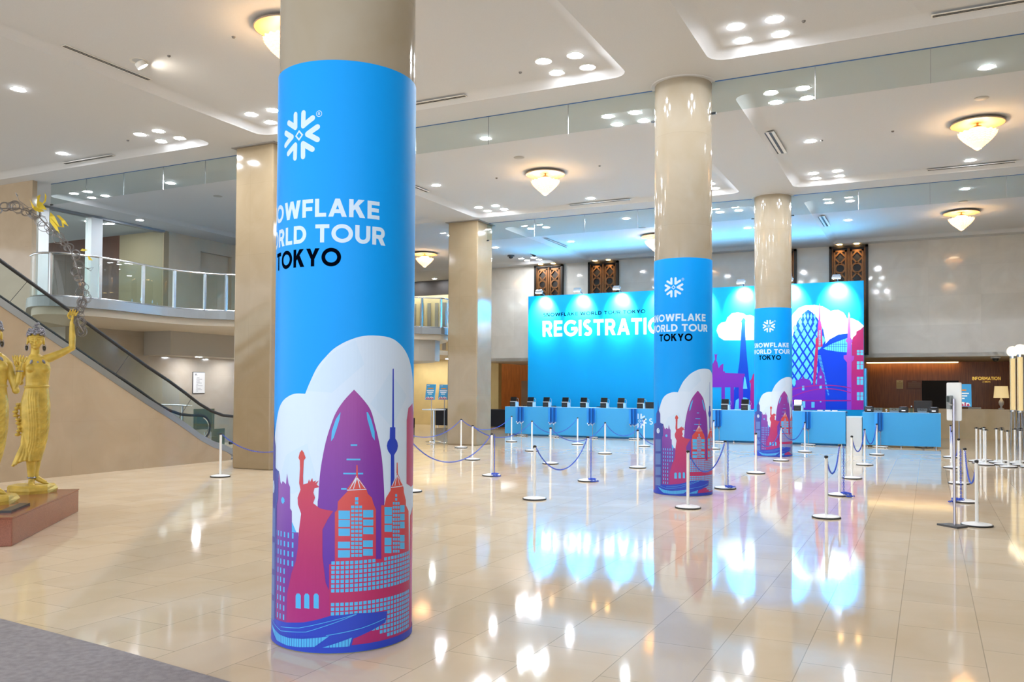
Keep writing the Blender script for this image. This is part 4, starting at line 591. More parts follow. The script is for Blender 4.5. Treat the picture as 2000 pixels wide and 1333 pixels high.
facet_m = mat('paler_blue_facet_print', 'c8dffa', .4)
def make_wrap():
    R = .462
    t = thing('column_wrap', 'blue printed skyline wrap on the nearest big round column', 'column wrap', COLS[0], group='printed wraps on the round columns')
    obj('vinyl_sheet', MB().lathe([(R, .004), (R, 3.718)], 192, capa=False, capb=False).lathe([(.456, 3.718), (R, 3.718)], 192, capa=False, capb=False), vinyl_m, t)
    cl = [(-.36, .05)] + smooth_path([(-.345, 1.0), (-.335, 1.25), (-.282, 1.392), (-.228, 1.50), (-.17, 1.56), (-.096, 1.597), (-.03, 1.613), (.042, 1.612)], 4)[:-1] + smooth_path([(.042, 1.612), (.078, 1.69), (.124, 1.778), (.182, 1.848), (.241, 1.904), (.335, 1.955), (.44, 1.982), (.594, 1.977), (.70, 1.935), (.79, 1.87), (.86, 1.79), (.92, 1.68), (.95, 1.5)], 4) + [(.96, .05)]
    on_cylinder('cloud', [cl], lgt_m, t, R, 1); on_cylinder('cloud', [disc(1.21, 2.12, .27, 32)], lgt_m, t, R, 1)
    for q in ([(.05, 1.63), (.20, 1.855), (.36, 1.955), (.42, 1.80), (.22, 1.62)], [(-.22, 1.0), (-.12, 1.22), (.06, 1.30), (.14, 1.05), (-.05, .98)], [(.46, 1.55), (.60, 1.75), (.78, 1.60), (.62, 1.40)]):
        on_cylinder('cloud_facet', [q], facet_m, t, R, 2)
    on_cylinder('emblem', emblem(-.03, 3.255, .165), ltr_m, t, R, 1)
    ring = [[(.118 + .02 * math.cos(a), 3.378 + .02 * math.sin(a)), (.118 + .02 * math.cos(b), 3.378 + .02 * math.sin(b)), (.118 + .0165 * math.cos(b), 3.378 + .0165 * math.sin(b)), (.118 + .0165 * math.cos(a), 3.378 + .0165 * math.sin(a))] for a, b in ((2 * PI * k / 20, 2 * PI * (k + 1) / 20) for k in range(20))]
    on_cylinder('registered_mark', ring, ltr_m, t, R, 1)
    on_cylinder('registered_letter', text_bm([('R', .111, .125, 3.369, .018)], .16, .022), ltr_m, t, R, 1)
    on_cylinder('lettering', text_bm([('SNOWFLAKE', -.535, .512, 2.725, .114), ('WORLD TOUR', -.575, .558, 2.563, .114)], .215, .022), ltr_m, t, R, 1)
    on_cylinder('city_lettering', text_bm([('TOKYO', -.302, .268, 2.413, .114)], .215, .022), navy_m, t, R, 1)
    on_cylinder('far_skyline', [[(-.36, .05), (-.36, .72), (-.22, .86), (-.05, .80), (0, .72), (.12, .72), (.12, .05)]], cyan_m, t, R, 3)
    on_cylinder('television_tower', [WRAP['tv']], blueink_m, t, R, 3); on_cylinder('tower_ball', [[(.633 + .048 * math.cos(2 * PI * k / 28), 1.277 + .052 * math.sin(2 * PI * k / 28)) for k in range(28)]], blueink_m, t, R, 4)
    gh = WRAP['gherkin']; gh = smooth_path(gh[:10], 3) + smooth_path(gh[10:] + gh[:1], 3)[:-1]
    on_cylinder('pointed_dome_tower', [gh], gherkin_m, t, R, 4)
    on_cylinder('dome_tower_window', WRAP['gherkin_cyan'], cyan_m, t, R, 5)
    on_cylinder('town_hall', [WRAP['hall'], [(-.31, .1), (-.31, .74), (-.06, .74), (-.06, .1)]], hall_m, t, R, 5)
    hw = [rect(x, z, x + .014, z + .034) for x in (-.285, -.247, -.209, -.171, -.13, -.09, -.05) for z in [.70 - .058 * k for k in range(10)] if not (x > -.1 and z < .5)]
    on_cylinder('town_hall_window', hw, cyan_m, t, R, 6)
    on_cylinder('town_hall_clock', [[(-.148 + q * math.cos(a), .931 + q * math.sin(a)) for k in range(24) for a, q in [(2 * PI * k / 24, .024 if k % 2 else .017)]]], cyan_m, t, R, 6)
    tw = [WRAP['twin'], [(.86, .02), (.86, .8), (.95, .85), (.95, .02)]]
    [on_cylinder('twin_towers', [q], twin_m, t, R, 6) for q in tw]
    on_cylinder('twin_roof_line', line([(.378, 1.10), (.335, 1.02), (.375, 1.085), (.358, 1.02), (.38, 1.09), (.40, 1.02), (.384, 1.085), (.432, 1.02)], .004) + line([(.318, 1.013), (.44, 1.013)], .005) + line([(.672, 1.10), (.628, 1.02), (.67, 1.085), (.655, 1.02), (.675, 1.09), (.70, 1.02), (.678, 1.085), (.735, 1.02)], .004) + line([(.62, 1.012), (.745, 1.012)], .005), lgt_m, t, R, 7)
    gw = []
    z = .572
    while z > .06:
        if not (.325 < z < .395):
            x = .228
            while x < .835:
                inside = not (z > .56 and (.50 < x < .56))
                if inside and not (z < .25 and x < .25 + (.25 - z) * 2.0): gw.append(rect(x, z - .021, x + .021, z))
                x += .0285
        z -= .0285 if not (.366 < z < .424) else .0285
    cut = lambda L_, f: [q for q in L_ if f(q[0])]
    on_cylinder('tower_window', cut(WRAP['twin_win'], lambda p: p[0] < .53), cyan_m, t, R, 7); on_cylinder('tower_window', cut(WRAP['twin_win'], lambda p: p[0] >= .53), cyan_m, t, R, 7)
    on_cylinder('podium_window', cut(gw, lambda p: p[1] > .36), cyan_m, t, R, 7); on_cylinder('podium_window', cut(gw, lambda p: p[1] <= .36), cyan_m, t, R, 7)
    on_cylinder('robed_statue', [WRAP['statue']], statuep_m, t, R, 7)
    on_cylinder('pedestal_window', WRAP['statue_win'], cyan_m, t, R, 8)
    ct = WRAP['clocktower']
    on_cylinder('clock_tower', [ct, [(-.47, .02), (-.47, .7), (-.44, 1.05), (-.36, 1.05), (-.36, .02)]], slate_m, t, R, 8)
    on_cylinder('clock_tower_window', WRAP['clocktower_win'], slate2_m, t, R, 9)
    on_cylinder('clock_dial', [disc(-.334, 1.0, .042)], lgt_m, t, R, 9)
    on_cylinder('clock_hand', line([(-.334, 1.0), (-.312, 1.03)], .006) + line([(-.334, 1.0), (-.318, .972)], .006), navy_m, t, R, 10)
    [on_cylinder('rose_tower', [q], red_m, t, R, 4) for q in [[(-.62, .0), (-.62, .85), (-.55, 1.08), (-.5, .95), (-.475, .9), (-.475, 0)], [(.79, 1.02), (.785, 1.44), (.81, 1.52), (.9, 1.55), (1.0, 1.4), (1.0, 1.0), (.88, .99)]]]
    on_cylinder('ground_band', [rect(-1.1, .006, 1.1, .05)], blueink_m, t, R, 11)
    boat = [(-.47, .03), (-.40, .14), (-.34, .160), (-.106, .166), (.052, .188), (.14, .21), (.226, .237), (.389, .245), (.597, .228), (.592, .19), (.583, .159), (.459, .118), (.366, .088), (.356, .048), (.5, .03)]
    on_cylinder('long_roof', [boat], blueink_m, t, R, 9)
    on_cylinder('long_glass', [[(-.337, .119), (-.25, .095), (-.166, .078), (-.06, .075), (.053, .086), (.15, .10), (.219, .111), (.127, .043), (.02, .031), (-.077, .026), (-.204, .033), (-.27, .07)], [(.178, .04), (.358, .097), (.342, .044)]], cyan_m, t, R, 12)
    on_cylinder('glass_bar', [rect(-.25 + .019 * k, .02, -.247 + .019 * k, .105) for k in range(23)] + [rect(.22 + .019 * k, .035, .223 + .019 * k, .09) for k in range(7)], blueink_m, t, R, 13)
    on_cylinder('roof_line', line([(-.35, .15), (-.15, .105), (.07, .13), (.38, .238)], .0035) + line([(-.15, .13), (.02, .15), (.25, .21), (.385, .24)], .0035) + line([(.2, .115), (.42, .15), (.58, .185)], .004), cyan_m, t, R, 14)
    return t
wrap = proto(make_wrap())
dup(wrap, COLS[1], label='blue printed skyline wrap on the middle round column among queue posts')
dup(wrap, COLS[2], label='blue printed skyline wrap on the farthest round column by the desk')

# ---------------------------------------------------------------- ceiling fittings
def make_downlight():
    t = thing('downlight', 'x', 'ceiling light', (0, 0, ZP), group='recessed ceiling downlights')
    obj('trim_ring', MB().lathe([(.098, 0.0), (.128, -.006), (.128, -.001), (.098, .004)], 28, capa=False, capb=False), trim_m, t)
    obj('lens', MB().lathe([(.098, -.002), (.06, -.008)], 24), lens_m, t)
    return t
dl = None
def ordn(i): return ('first', 'second', 'third', 'fourth', 'fifth', 'sixth', 'seventh')[i]
CNAME = {(0, 0): 'right chandelier coffer', (0, 1): 'far right coffer', (0, -1): 'front right coffer', (-1, 0): 'central coffer', (-1, 1): 'blue-lit coffer', (-1, -1): 'coffer by nearest column',
         (-2, 0): 'mezzanine railing coffer', (-2, 1): 'far left coffer', (-2, -1): 'coffer over statues', (-3, 0): 'wood room coffer'}
CORN = {(-1, -1): 'near left', (1, -1): 'near right', (-1, 1): 'far left', (1, 1): 'far right'}
SIDE = {(-1, 0): 'left', (1, 0): 'right', (0, -1): 'near', (0, 1): 'far'}
KEEP = {(0, -1): [(-1, 1)], (0, 0): [(-1, -1), (-1, 1), (-1, 0), (0, -1), (0, 1)], (0, 1): [(-1, -1), (0, -1), (-1, 0)],
        (-1, -1): [(1, 1), (-1, 1), (-1, 0)], (-1, 0): [(1, -1), (-1, 1), (0, -1), (0, 1), (-1, 0), (1, 1)],
        (-1, 1): [(-1, -1), (1, -1), (0, -1), (-1, 0), (1, 0)], (-2, -1): [(1, 1), (1, 0), (0, 1)], (-2, 0): [(-1, -1), (0, -1), (1, -1)], (-2, 1): [(1, -1), (1, 1), (1, 0)], (-3, 0): [(1, -1), (1, 0)]}
for (i, j), ks in KEEP.items():
    cx, cy = CX0 + i * CELL, CY0 + j * CELL
    for k in ks:
        if k in CORN:
            for s2 in CORN:
                x, y = cx + k[0] * 2.94 + s2[0] * .26, cy + k[1] * 2.94 + s2[1] * .26
                lb = '%s downlight of four in the %s corner of the %s' % (CORN[s2], CORN[k], CNAME[(i, j)])
                if dl is None: dl = make_downlight(); dl.location = (x, y, ZP); dl['label'] = lb; proto(dl)
                else: dup(dl, (x, y, ZP), label=lb)
        elif not ((i, j) == (-1, -1) and k == (-1, 0)):
            dup(dl, (cx + k[0] * 2.94, cy + k[1] * 2.94, ZP), label='single round downlight at %s side of the %s' % (SIDE[k], CNAME[(i, j)]))
# the one adjustable spotlight left of the nearest column
t = thing('adjustable_spotlight', 'bright tilted spotlight on the ceiling left of the nearest column', 'ceiling light', (CX0 - CELL - 2.94, CY0 - CELL, ZP))
obj('trim_ring', MB().lathe([(.10, 0), (.14, -.006), (.14, -.001), (.10, .004)], 28, capa=False, capb=False), trim_m, t)
hd = obj('lamp_head', MB().lathe([(.05, .0), (.085, -.02), (.09, -.10), (.082, -.10)], 24, capb=False), trim_m, t)
hl = obj('lens', MB().lathe([(.08, -.085), (.05, -.092)], 24), mat('spot_lens', 'ffffff', .5, emit='fff4e2', es=170), hd)
hd.rotation_euler = (.5, -.35, 0)

def make_chandelier():
    t = thing('chandelier', 'x', 'chandelier', (0, 0, ZP), group='petal glass chandeliers')
    prof = [(.02, -.035)]
    for k in range(24):
        r = .05 + .46 * k / 24; prof += [(r, -.036 - .03 * (r / .5) ** 2 + (.004 if k % 2 else -.002))]
    prof += [(.525, -.075), (.535, -.06), (.53, -.045), (.4, -.012), (.05, 0)]
    obj('reflector_dish', MB().lathe(prof, 56, capb=False), plate_m, t)
    obj('dish_rim', MB().lathe([(.525, -.077), (.540, -.072), (.540, -.055), (.525, -.05)], 56, capa=False, capb=False), mat('grey_rim', '8c8279', .4), t)
    obj('canopy', MB().lathe([(.02, -.03), (.02, -.10), (.08, -.11), (.14, -.16), (.13, -.165)], 28), brass_m, t)
    obj('glow_core', MB().lathe([(.12, -.16), (.22, -.23), (.28, -.30), (.26, -.40), (.18, -.50), (.09, -.56), (.02, -.585)], 36), shade_m, t)
    tiers = [(.385, -.275), (.375, -.315), (.35, -.355), (.322, -.395), (.29, -.435), (.252, -.475), (.21, -.515), (.165, -.55), (.12, -.58), (.07, -.605), (.03, -.62)]
    for r, z in tiers:
        m_ = MB(); n = 72; vs = []; fs = []
        for rr, dz, amp in ((r * .62, -.055, 0), (r * .9, -.012, .006), (r, .012, .014), (r * .985, .006, .014)):
            for k in range(n):
                a = 2 * PI * k / n; w = math.sin(a * 18 + r * 30) * amp
                vs.append(((rr + w) * math.cos(a), (rr + w) * math.sin(a), z + dz + w * .8))
        for q in range(3):
            for k in range(n):
                k2 = (k + 1) % n; fs.append((q * n + k, q * n + k2, (q + 1) * n + k2, (q + 1) * n + k))
        m_.add(vs, fs); obj('petal_ring', m_, shade_lo, t)
    t.scale = (.86, .86, .80)
    return t
chd = make_chandelier(); chd.location = (CX0, CY0, ZP); chd['label'] = 'petal glass chandelier at the right edge of the picture, larger of two there'; proto(chd)
for (i, j, lb) in ((0, 1, 'petal glass chandelier at right, smaller and farther of two there'), (-1, 0, 'petal glass chandelier in the middle of the ceiling between columns'),
                   (-1, 1, 'petal glass chandelier half hidden behind the middle column'), (-1, -1, 'petal glass chandelier half hidden behind the nearest column top'),
                   (-2, 1, 'petal glass chandelier over the far mezzanine, between nearest column and far pillar')):
    dup(chd, (CX0 + i * CELL, CY0 + j * CELL, ZP), label=lb)

sp = obj('ceiling_speaker', MB().lathe([(.105, -.010), (.118, -.003), (.115, 0.0)], 32), mat('speaker_grey', 'a29f98', .6))
sp.location = (CX0 - CELL, CY0 - 1.40, ZP); tag(sp, 'round grey ceiling speaker in front of the central chandelier', 'speaker', 'ceiling speakers')
for i, j, lb in ((0, 0, 'round grey ceiling speaker in front of the large right-hand chandelier'), (0, 1, 'round grey ceiling speaker in front of the smaller right-hand chandelier'), (-2, 0, 'round brown-grey ceiling speaker above the mezzanine railing'), (-1, 1, 'round grey ceiling speaker in the blue-lit ceiling near the middle column')):
    dup(sp, (CX0 + i * CELL, CY0 + j * CELL - 1.40, ZP), label=lb)

def vent(lb, x0, x1, y0, y1, z=ZP, along='x'):
    t = thing('air_vent', lb, 'air vent', ((x0 + x1) / 2, (y0 + y1) / 2, z), group='slot air vents in the coffer edges')
    dx, dy = x1 - x0, y1 - y0
    obj('frame', MB().box((0, 0, -.002), (dx + .03, dy + .03, .008)), trim_m, t, smooth=False)
    for k in (-1, 1):
        if along == 'x': obj('slot', MB().box((0, k * dy * .22, -.008), (dx, dy * .2, .006)), black_m, t, smooth=False)
        else: obj('slot', MB().box((k * dx * .22, 0, -.008), (dx * .2, dy, .006)), black_m, t, smooth=False)
zv = ZC + .055
vent('long slot vent in ceiling coffer edge above the left statues side', -11.43, -11.34, 8.15, 9.67, zv + .03, 'y')
vent('long slot vent at ceiling edge right of the nearest column', -8.9, -7.05, 12.42, 12.50, zv, 'x')
vent('slot vent in coffer edge in the upper left, above the mezzanine', -17.3, -15.75, 12.42, 12.50, zv, 'x')
vent('long slot vent at ceiling edge in the top right corner', .07, 2.2, 12.41, 12.49, zv, 'x')
vent('short wide slot vent left of the large right-hand chandelier', -2.90, -2.66, 16.75, 18.35, zv, 'y')
vent('short wide slot vent in the blue-lit ceiling right of the farthest column', -2.90, -2.66, 25.5, 27.1, zv, 'y')
vent('thin slot vent in far edge of the middle coffer', -8.7, -7.0, 21.13, 21.20, zv, 'x')
vent('thin slot vent in far edge of the right-hand coffer', .0, 1.7, 21.13, 21.20, zv, 'x')
vent('thin slot vent in left edge of the blue-lit coffer', -11.42, -11.34, 25.6, 27.4, zv, 'y')
vent('thin slot vent in left edge of the middle coffer', -11.42, -11.34, 16.7, 18.2, zv, 'y')
det = obj('smoke_detector', MB().lathe([(.018, -.022), (.026, -.008), (.028, 0)], 16), mat('detector_grey', '6f6b66', .5))
det.location = (-5.78, 11.98, ZP); tag(det, 'small dark sprinkler dot left of the four downlights right of the nearest column', 'sprinkler', 'ceiling sprinklers')
for (x, y, lb) in ((-1.5, 11.95, 'small sprinkler dot by the four downlights at upper right'), (-.15, 11.8, 'small sprinkler dot near the top right ceiling edge'), (-1.9, 17.85, 'small sprinkler dot right of the single downlight near the short vent'),
                   (-9.2, 17.8, 'small sprinkler dot left of the central chandelier'), (-6.6, 17.8, 'small sprinkler dot right of the central chandelier'), (-.6, 17.8, 'small sprinkler dot left of the large right-hand chandelier'),
                   (-10.3, 9.1, 'small sprinkler dot beside the tilted spotlight'), (-8.9, 9.0, 'small sprinkler dot left of the half hidden near chandelier'), (-14.6, 11.9, 'small sprinkler dot left of four downlights above the escalator')):
    dup(det, (x, y, ZP), label=lb)
for (x, y, lb) in ((-14.05, 28.4, 'black dome camera on the ceiling, left of two over the wall panels'), (-13.05, 28.3, 'black dome camera on the ceiling, right of two over the wall panels')):
    t = thing('dome_camera', lb, 'security camera', (x, y, ZP), group='dome cameras on the ceiling')
    obj('housing', MB().lathe([(.13, -.05), (.14, -.03), (.12, 0)], 24), mat('camera_housing', '4a4d52', .4), t)
    obj('dome', MB().lathe([(.02, -.135), (.07, -.11), (.09, -.05)], 24), black_m, t)
t = thing('dome_camera', 'black dome camera under the soffit beside the glowing lamp posts', 'security camera', (1.92, 31.2, 2.77), group='dome cameras on the ceiling')
obj('housing', MB().lathe([(.14, -.05), (.15, -.03), (.13, 0)], 24), white_m, t); obj('dome', MB().lathe([(.02, -.16), (.08, -.13), (.10, -.05)], 24), black_m, t)

# glass smoke baffles hung between the columns
rail_m = mat('baffle_rail_blue_grey', '4f74a8', 0.3, metal=0.6)
def baffle(lb, x0, x1, y, n):
    t = thing('glass_baffle', lb, 'glass smoke baffle', ((x0 + x1) / 2, y, ZC), group='glass smoke baffles')
    w = (x1 - x0) / n
    obj('top_channel', MB().box((0, 0, -.006), (x1 - x0, .014, .012)), rail_m, t, smooth=False)
    for k in range(n):
        xc = x0 - (x0 + x1) / 2 + w * (k + .5)
        obj('glass_pane', MB().box((xc, 0, -.263), (w - .008, .010, .50)), baffle_m, t, smooth=False)
        if k: obj('pane_clip', MB().box((xc - w / 2, 0, -.262), (.009, .016, .505)), steel_m, t, smooth=False)
    for sx, xx in ((1, x0), (-1, x1)): obj('end_bracket', MB().box((xx - (x0 + x1) / 2 + sx * .035, 0, -.515), (.07, .03, .03)), black_m, t, smooth=False)
baffle('glass baffle left of the middle column, toward the nearest column', -11.78, -4.01, 13.44, 5)
baffle('glass baffle right of the middle column, running out at right', -3.09, 4.75, 13.44, 5)
baffle('glass baffle in the upper left, above the mezzanine', -19.15, -12.78, 13.44, 5)
baffle('farther glass baffle left of the farthest column, under blue light', -11.78, -4.01, 22.2, 5)
baffle('farther glass baffle right of the farthest column', -3.09, 4.75, 22.2, 5)
# ---------------------------------------------------------------- bronze lattice panels high on the back wall
def lattice(lb, xc):
    t = thing('lattice_panel', lb, 'wall panel', (xc, YB - .05, 2.85), group='bronze lattice panels on the back wall')
    w, h = 1.22, ZC - .03 - 2.85
    obj('backing', MB().box((0, .02, h / 2), (w, .05, h)), bronze_d, t, smooth=False)
    m_ = MB()
    for sx in (-1, 1): m_.box((sx * (w / 2 - .04), -.05, h / 2), (.08, .10, h))
    m_.box((0, -.05, h - .04), (w, .10, .08))
    obj('frame', m_, bronze_d, t, smooth=False)
    for sx in (-1, 1):
        m_ = MB(); x0 = sx * .265; lw = .42; zt = h - .14
        for q in (-1, 1): m_.box((x0 + q * (lw / 2 - .03), -.035, h / 2 - .07), (.06, .05, h - .14))
        m_.box((x0, -.035, zt - .03), (lw, .05, .06))
        z = zt - .06 - .19; k = 0
        while z > .2:
            if k % 2 == 0:
                r = .205
                for a in range(4):
                    p = [(x0, z + r), (x0 + r * .9, z), (x0, z - r), (x0 - r * .9, z)]
                    c = ((p[a][0] + p[(a + 1) % 4][0]) / 2, (p[a][1] + p[(a + 1) % 4][1]) / 2)
                    d = (p[(a + 1) % 4][0] - p[a][0], p[(a + 1) % 4][1] - p[a][1]); L_ = math.hypot(*d)
                    px, pz = -d[1] / L_ * .026, d[0] / L_ * .026
                    vs = []
                    for y in (-.055, -.02):
                        vs += [(p[a][0] + px, y, p[a][1] + pz), (p[(a + 1) % 4][0] + px, y, p[(a + 1) % 4][1] + pz), (p[(a + 1) % 4][0] - px, y, p[(a + 1) % 4][1] - pz), (p[a][0] - px, y, p[a][1] - pz)]
                    m_.add(vs, [(0, 1, 2, 3), (7, 6, 5, 4), (0, 4, 5, 1), (1, 5, 6, 2), (2, 6, 7, 3), (3, 7, 4, 0)])
            else:
                n = 24; vs = []
                for y in (-.055, -.02):
                    for r in (.125, .185):
                        for a in range(n): vs.append((x0 + r * math.cos(2 * PI * a / n), y, z + r * math.sin(2 * PI * a / n)))
                fs = []
                for a in range(n):
                    b = (a + 1) % n
                    fs += [(a, b, n + b, n + a), (2 * n + a, 3 * n + a, 3 * n + b, 2 * n + b), (a, 2 * n + a, 2 * n + b, b), (n + a, n + b, 3 * n + b, 3 * n + a)]
                m_.add(vs, fs)
            z -= .37; k += 1
        obj('lattice_leaf', m_, bronze_m, t, smooth=False)
        for q in (-1, 1): obj('pilaster_strip', MB().box((sx * .265 + q * .245, -.03, h / 2), (.035, .06, h - .16)), bronze_m, t, smooth=False)
    for sx in (-1, 1):
        l = bpy.data.lights.new('panel_lamp', 'SPOT'); l.energy = 22; l.color = (1, .72, .38); l.spot_size = 1.7; l.spot_blend = 1; l.shadow_soft_size = .05
        lo = bpy.data.objects.new('panel_lamp', l); C.objects.link(lo); lo.parent = t; lo.location = (sx * .27, -.22, h - .03); lo.rotation_euler = (.22, 0, 0)
        obj('lamp_rim', MB().lathe([(.06, h + .018), (.085, h + .014), (.085, h + .03)], 20, c=(sx * .27, -.22, 0)), mat('warm_lamp_lens', 'ffe0a8', .4, emit='ffc878', es=9), t)
for lb, x in (('bronze lattice panel above the backdrop, first from the left', -13.45), ('bronze lattice panel above the backdrop, second from the left', -11.17),
              ('bronze lattice panel mostly hidden by the farthest column', -4.70), ('bronze lattice panel above the right end of the backdrop', -2.41)): lattice(lb, x)

# ---------------------------------------------------------------- registration backdrop
bt = thing('backdrop_wall', 'large blue printed registration backdrop with white and navy lettering and city skyline', 'backdrop', (0, 28.4, 0))
obj('panel', MB().bb(-13.32, -1.805, 0, .12, 0, 5.085), backdrop_m, bt, smooth=False)
obj('side_brace', MB().bb(-1.80, -1.74, .02, .5, 0, 2.35), desk_m, bt, smooth=False)
Bk = BACK
on_wall('small_lettering', text_bm([('SNOWFLAKE WORLD TOUR TOKYO', -12.71, -8.82, 4.315, .125)], .20, None, .15), navy_m, bt, 1)
on_wall('headline_lettering', text_bm([('REGISTRATION', -12.73, -7.70, 3.575, .575)], .205), wht_m, bt, 1)
on_wall('cloud', [Bk['cloudL']], bd_cloud, bt, 1); on_wall('cloud', [Bk['cloudR']], bd_cloud, bt, 1)
on_wall('iron_tower', [Bk['eiffel']], bd_eiffel, bt, 2)
on_wall('tower_arch', Bk['eiffel_sky'], bd_cyan, bt, 3)
on_wall('column_gate', [Bk['gate']] + Bk['quadriga'], bd_purple, bt, 4)
on_wall('egg_tower', [Bk['egg']], bd_blue, bt, 2)
on_wall('egg_tower_pane', Bk['egg_cells'], bd_cyan, bt, 3)
on_wall('opera_hall', [Bk['opera']], bd_blue, bt, 4)
on_wall('opera_glass', [Bk['opera_glass']], bd_cyan, bt, 5)
on_wall('opera_bar', Bk['opera_lines'], bd_blue, bt, 6)
on_wall('needle_tower', [Bk['spire']], bd_spire, bt, 6)
on_wall('needle_bar', Bk['spire_bars'] + Bk['zig'], bd_cyan, bt, 7)
on_wall('church', [Bk['church']], bd_purple, bt, 8)
on_wall('church_window', Bk['church_win'], bd_cyan, bt, 9)
on_wall('monument_column', [Bk['monument']], bd_mon, bt, 9)
on_wall('gabled_house', [Bk['houseL']], bd_mag, bt, 8); on_wall('gabled_house', [Bk['houseR']], bd_mag, bt, 8)
on_wall('house_window', Bk['houseR_win'], bd_cyan, bt, 10)
on_wall('arched_bridge', Bk['bridge'], bd_mag, bt, 11)

def flood(lb, x):
    t = thing('flood_lamp', lb, 'flood lamp', (x, 28.4, 5.085), group='arm flood lamps along the backdrop top')
    obj('arm', MB().tube([(0, .06, 0), (0, .02, .05), (0, -.20, .075), (0, -.36, .075)], .014, 8), steel_m, t)
    hd = obj('lamp_head', MB().box((0, 0, 0), (.27, .16, .055)), mat('flood_housing', 'cfd6dc', .35), t, smooth=False, bevel=.012)
    hd.location = (0, -.42, .09); hd.rotation_euler = (.45, 0, 0)
    obj('heat_sink', MB().box((0, 0, .05), (.22, .12, .05)), mat('heat_sink', 'b8c2cc', .35, metal=.5), hd, smooth=False)
    obj('lens', MB().box((0, 0, -.03), (.23, .12, .008)), mat('flood_lens', 'ffffff', .5, emit='eaf6ff', es=30), hd, smooth=False)
    l = bpy.data.lights.new('flood_beam', 'SPOT'); l.energy = FLOOD; l.color = (.86, .95, 1.0); l.spot_size = 1.5; l.spot_blend = 1; l.shadow_soft_size = .08
    lo = bpy.data.objects.new('flood_beam', l); C.objects.link(lo); lo.parent = t; lo.location = (0, -.45, -.03); lo.rotation_euler = (.84, 0, 0)
    l = bpy.data.lights.new('blue_ceiling_fill', 'SPOT'); l.energy = CEILING_FILL; l.color = (.08, .52, 1.0); l.spot_size = 3.1; l.spot_blend = 1; l.shadow_soft_size = .1  # added upward light for the blue ceiling glow, no part of the lamp
    lo = bpy.data.objects.new('blue_ceiling_fill', l); C.objects.link(lo); lo.parent = t; lo.location = (0, -.40, .22); lo.rotation_euler = (PI + .3, 0, 0)
for k, x in enumerate((-12.69, -11.2, -9.73, -8.3, -6.9, -5.48, -3.98, -2.56)):
    flood('white flood lamp on the backdrop top, %s of eight from the left' % ('first', 'second', 'third', 'fourth', 'fifth', 'sixth', 'seventh', 'last')[k], x)

# ---------------------------------------------------------------- registration desks
def desk(lb, x0, x1, logo=False):
    t = thing('registration_desk', lb, 'desk', ((x0 + x1) / 2, 27.12, 0), group='blue registration desks')
    w = x1 - x0
    obj('front_panel', MB().bb(-w / 2, w / 2, 0, .03, .06, 1.02), desk_m, t, smooth=False)
    obj('side_panel', MB().bb(-w / 2, -w / 2 + .03, .03, .66, .06, 1.02), desk_m, t, smooth=False)
    obj('side_panel', MB().bb(w / 2 - .03, w / 2, .03, .66, .06, 1.02), desk_m, t, smooth=False)
    obj('worktop', MB().bb(-w / 2, w / 2, .03, .70, .985, 1.022), mat('white_worktop', 'e4f0f8', .35), t, smooth=False)
    n = max(2, int(w / 1.6))
    for k in range(n + 1):
        obj('foot', MB().lathe([(.035, 0), (.035, .02), (.018, .025), (.018, .07)], 12, c=(-w / 2 + .12 + (w - .24) * k / n, .06, 0)), steel_m, t)
    if logo:
        o = on_wall('emblem', emblem(0, 0, .26), ltr_m, t, 1); o.location = (-8.62 - (x0 + x1) / 2, 0, .61)
        o = on_wall('wordmark', text_bm([('snowflake', 0, 1.72, -.13, .30)], .12), ltr_m, t, 1); o.location = (-8.30 - (x0 + x1) / 2, 0, .63)
desk('long blue registration desk under the backdrop with pale snowflake emblem', -13.62, -2.24, True)
desk('short blue registration desk at right beside the beige information counter', -1.77, .30)
t = thing('white_cabinet', 'white panel cabinet filling the gap between the two blue desks', 'cabinet', (-2.005, 27.16, 0))
obj('body', MB().bb(-.215, .215, 0, .6, 0, .86), white_m, t, smooth=False); obj('top_board', MB().bb(-.222, .222, -.008, .61, .86, .885), mat('pale_board', 'd5ecf8', .4), t, smooth=False)

# badge kiosks: label printer with a tilted tablet above it
def make_kiosk():
    t = thing('badge_kiosk', 'x', 'badge printer', (0, 27.3, 1.022), group='badge printers with tilted tablets')
    obj('printer_body', MB().bb(-.105, .105, 0, .20, 0, .165), black_m, t, smooth=False, bevel=.012)
    obj('printer_side', MB().bb(.106, .155, .01, .19, 0, .16), mat('pale_blue_plastic', 'a9d4f4', .4), t, smooth=False, bevel=.006)
    obj('paper_slot', MB().bb(-.06, .06, -.004, .004, .07, .085), grille_m, t, smooth=False)
    obj('stand', MB().bb(-.11, .11, .02, .18, .166, .186), white_m, t, smooth=False)
    tb = obj('tablet', MB().bb(-.12, .12, -.008, .008, 0, .165), black_m, t, smooth=False, bevel=.006)
    tb.location = (.01, .05, .186); tb.rotation_euler = (-.30, 0, 0)
    obj('screen', MB().bb(-.105, .105, -.0095, -.0085, .012, .152), SCREEN, tb, smooth=False)
    obj('cable', MB().tube([(.11, .12, .3), (.17, .13, .28), (.19, .12, .2), (.165, .12, .1), (.18, .14, .01)], .004, 6), white_m, t)
    return t
SCREEN = mat('dark_tablet_screen', '14161a', .12)
kk = None
KX = [(-13.41, 'first'), (-12.73, 'second'), (-12.12, 'third'), (-11.40, 'fourth'), (-10.71, 'fifth'), (-9.97, 'sixth'), (-9.36, 'seventh'), (-8.67, 'eighth')]
for x, n in KX:
    lb = 'black badge printer with tilted tablet, %s from the left end of the long desk' % n
    if kk is None: kk = make_kiosk(); kk.location.x = x; kk['label'] = lb; proto(kk)
    else: dup(kk, (x, 27.3, 1.022), label=lb)
dup(kk, (-5.87, 27.3, 1.022), label='black badge printer with tilted tablet, just right of the middle column')
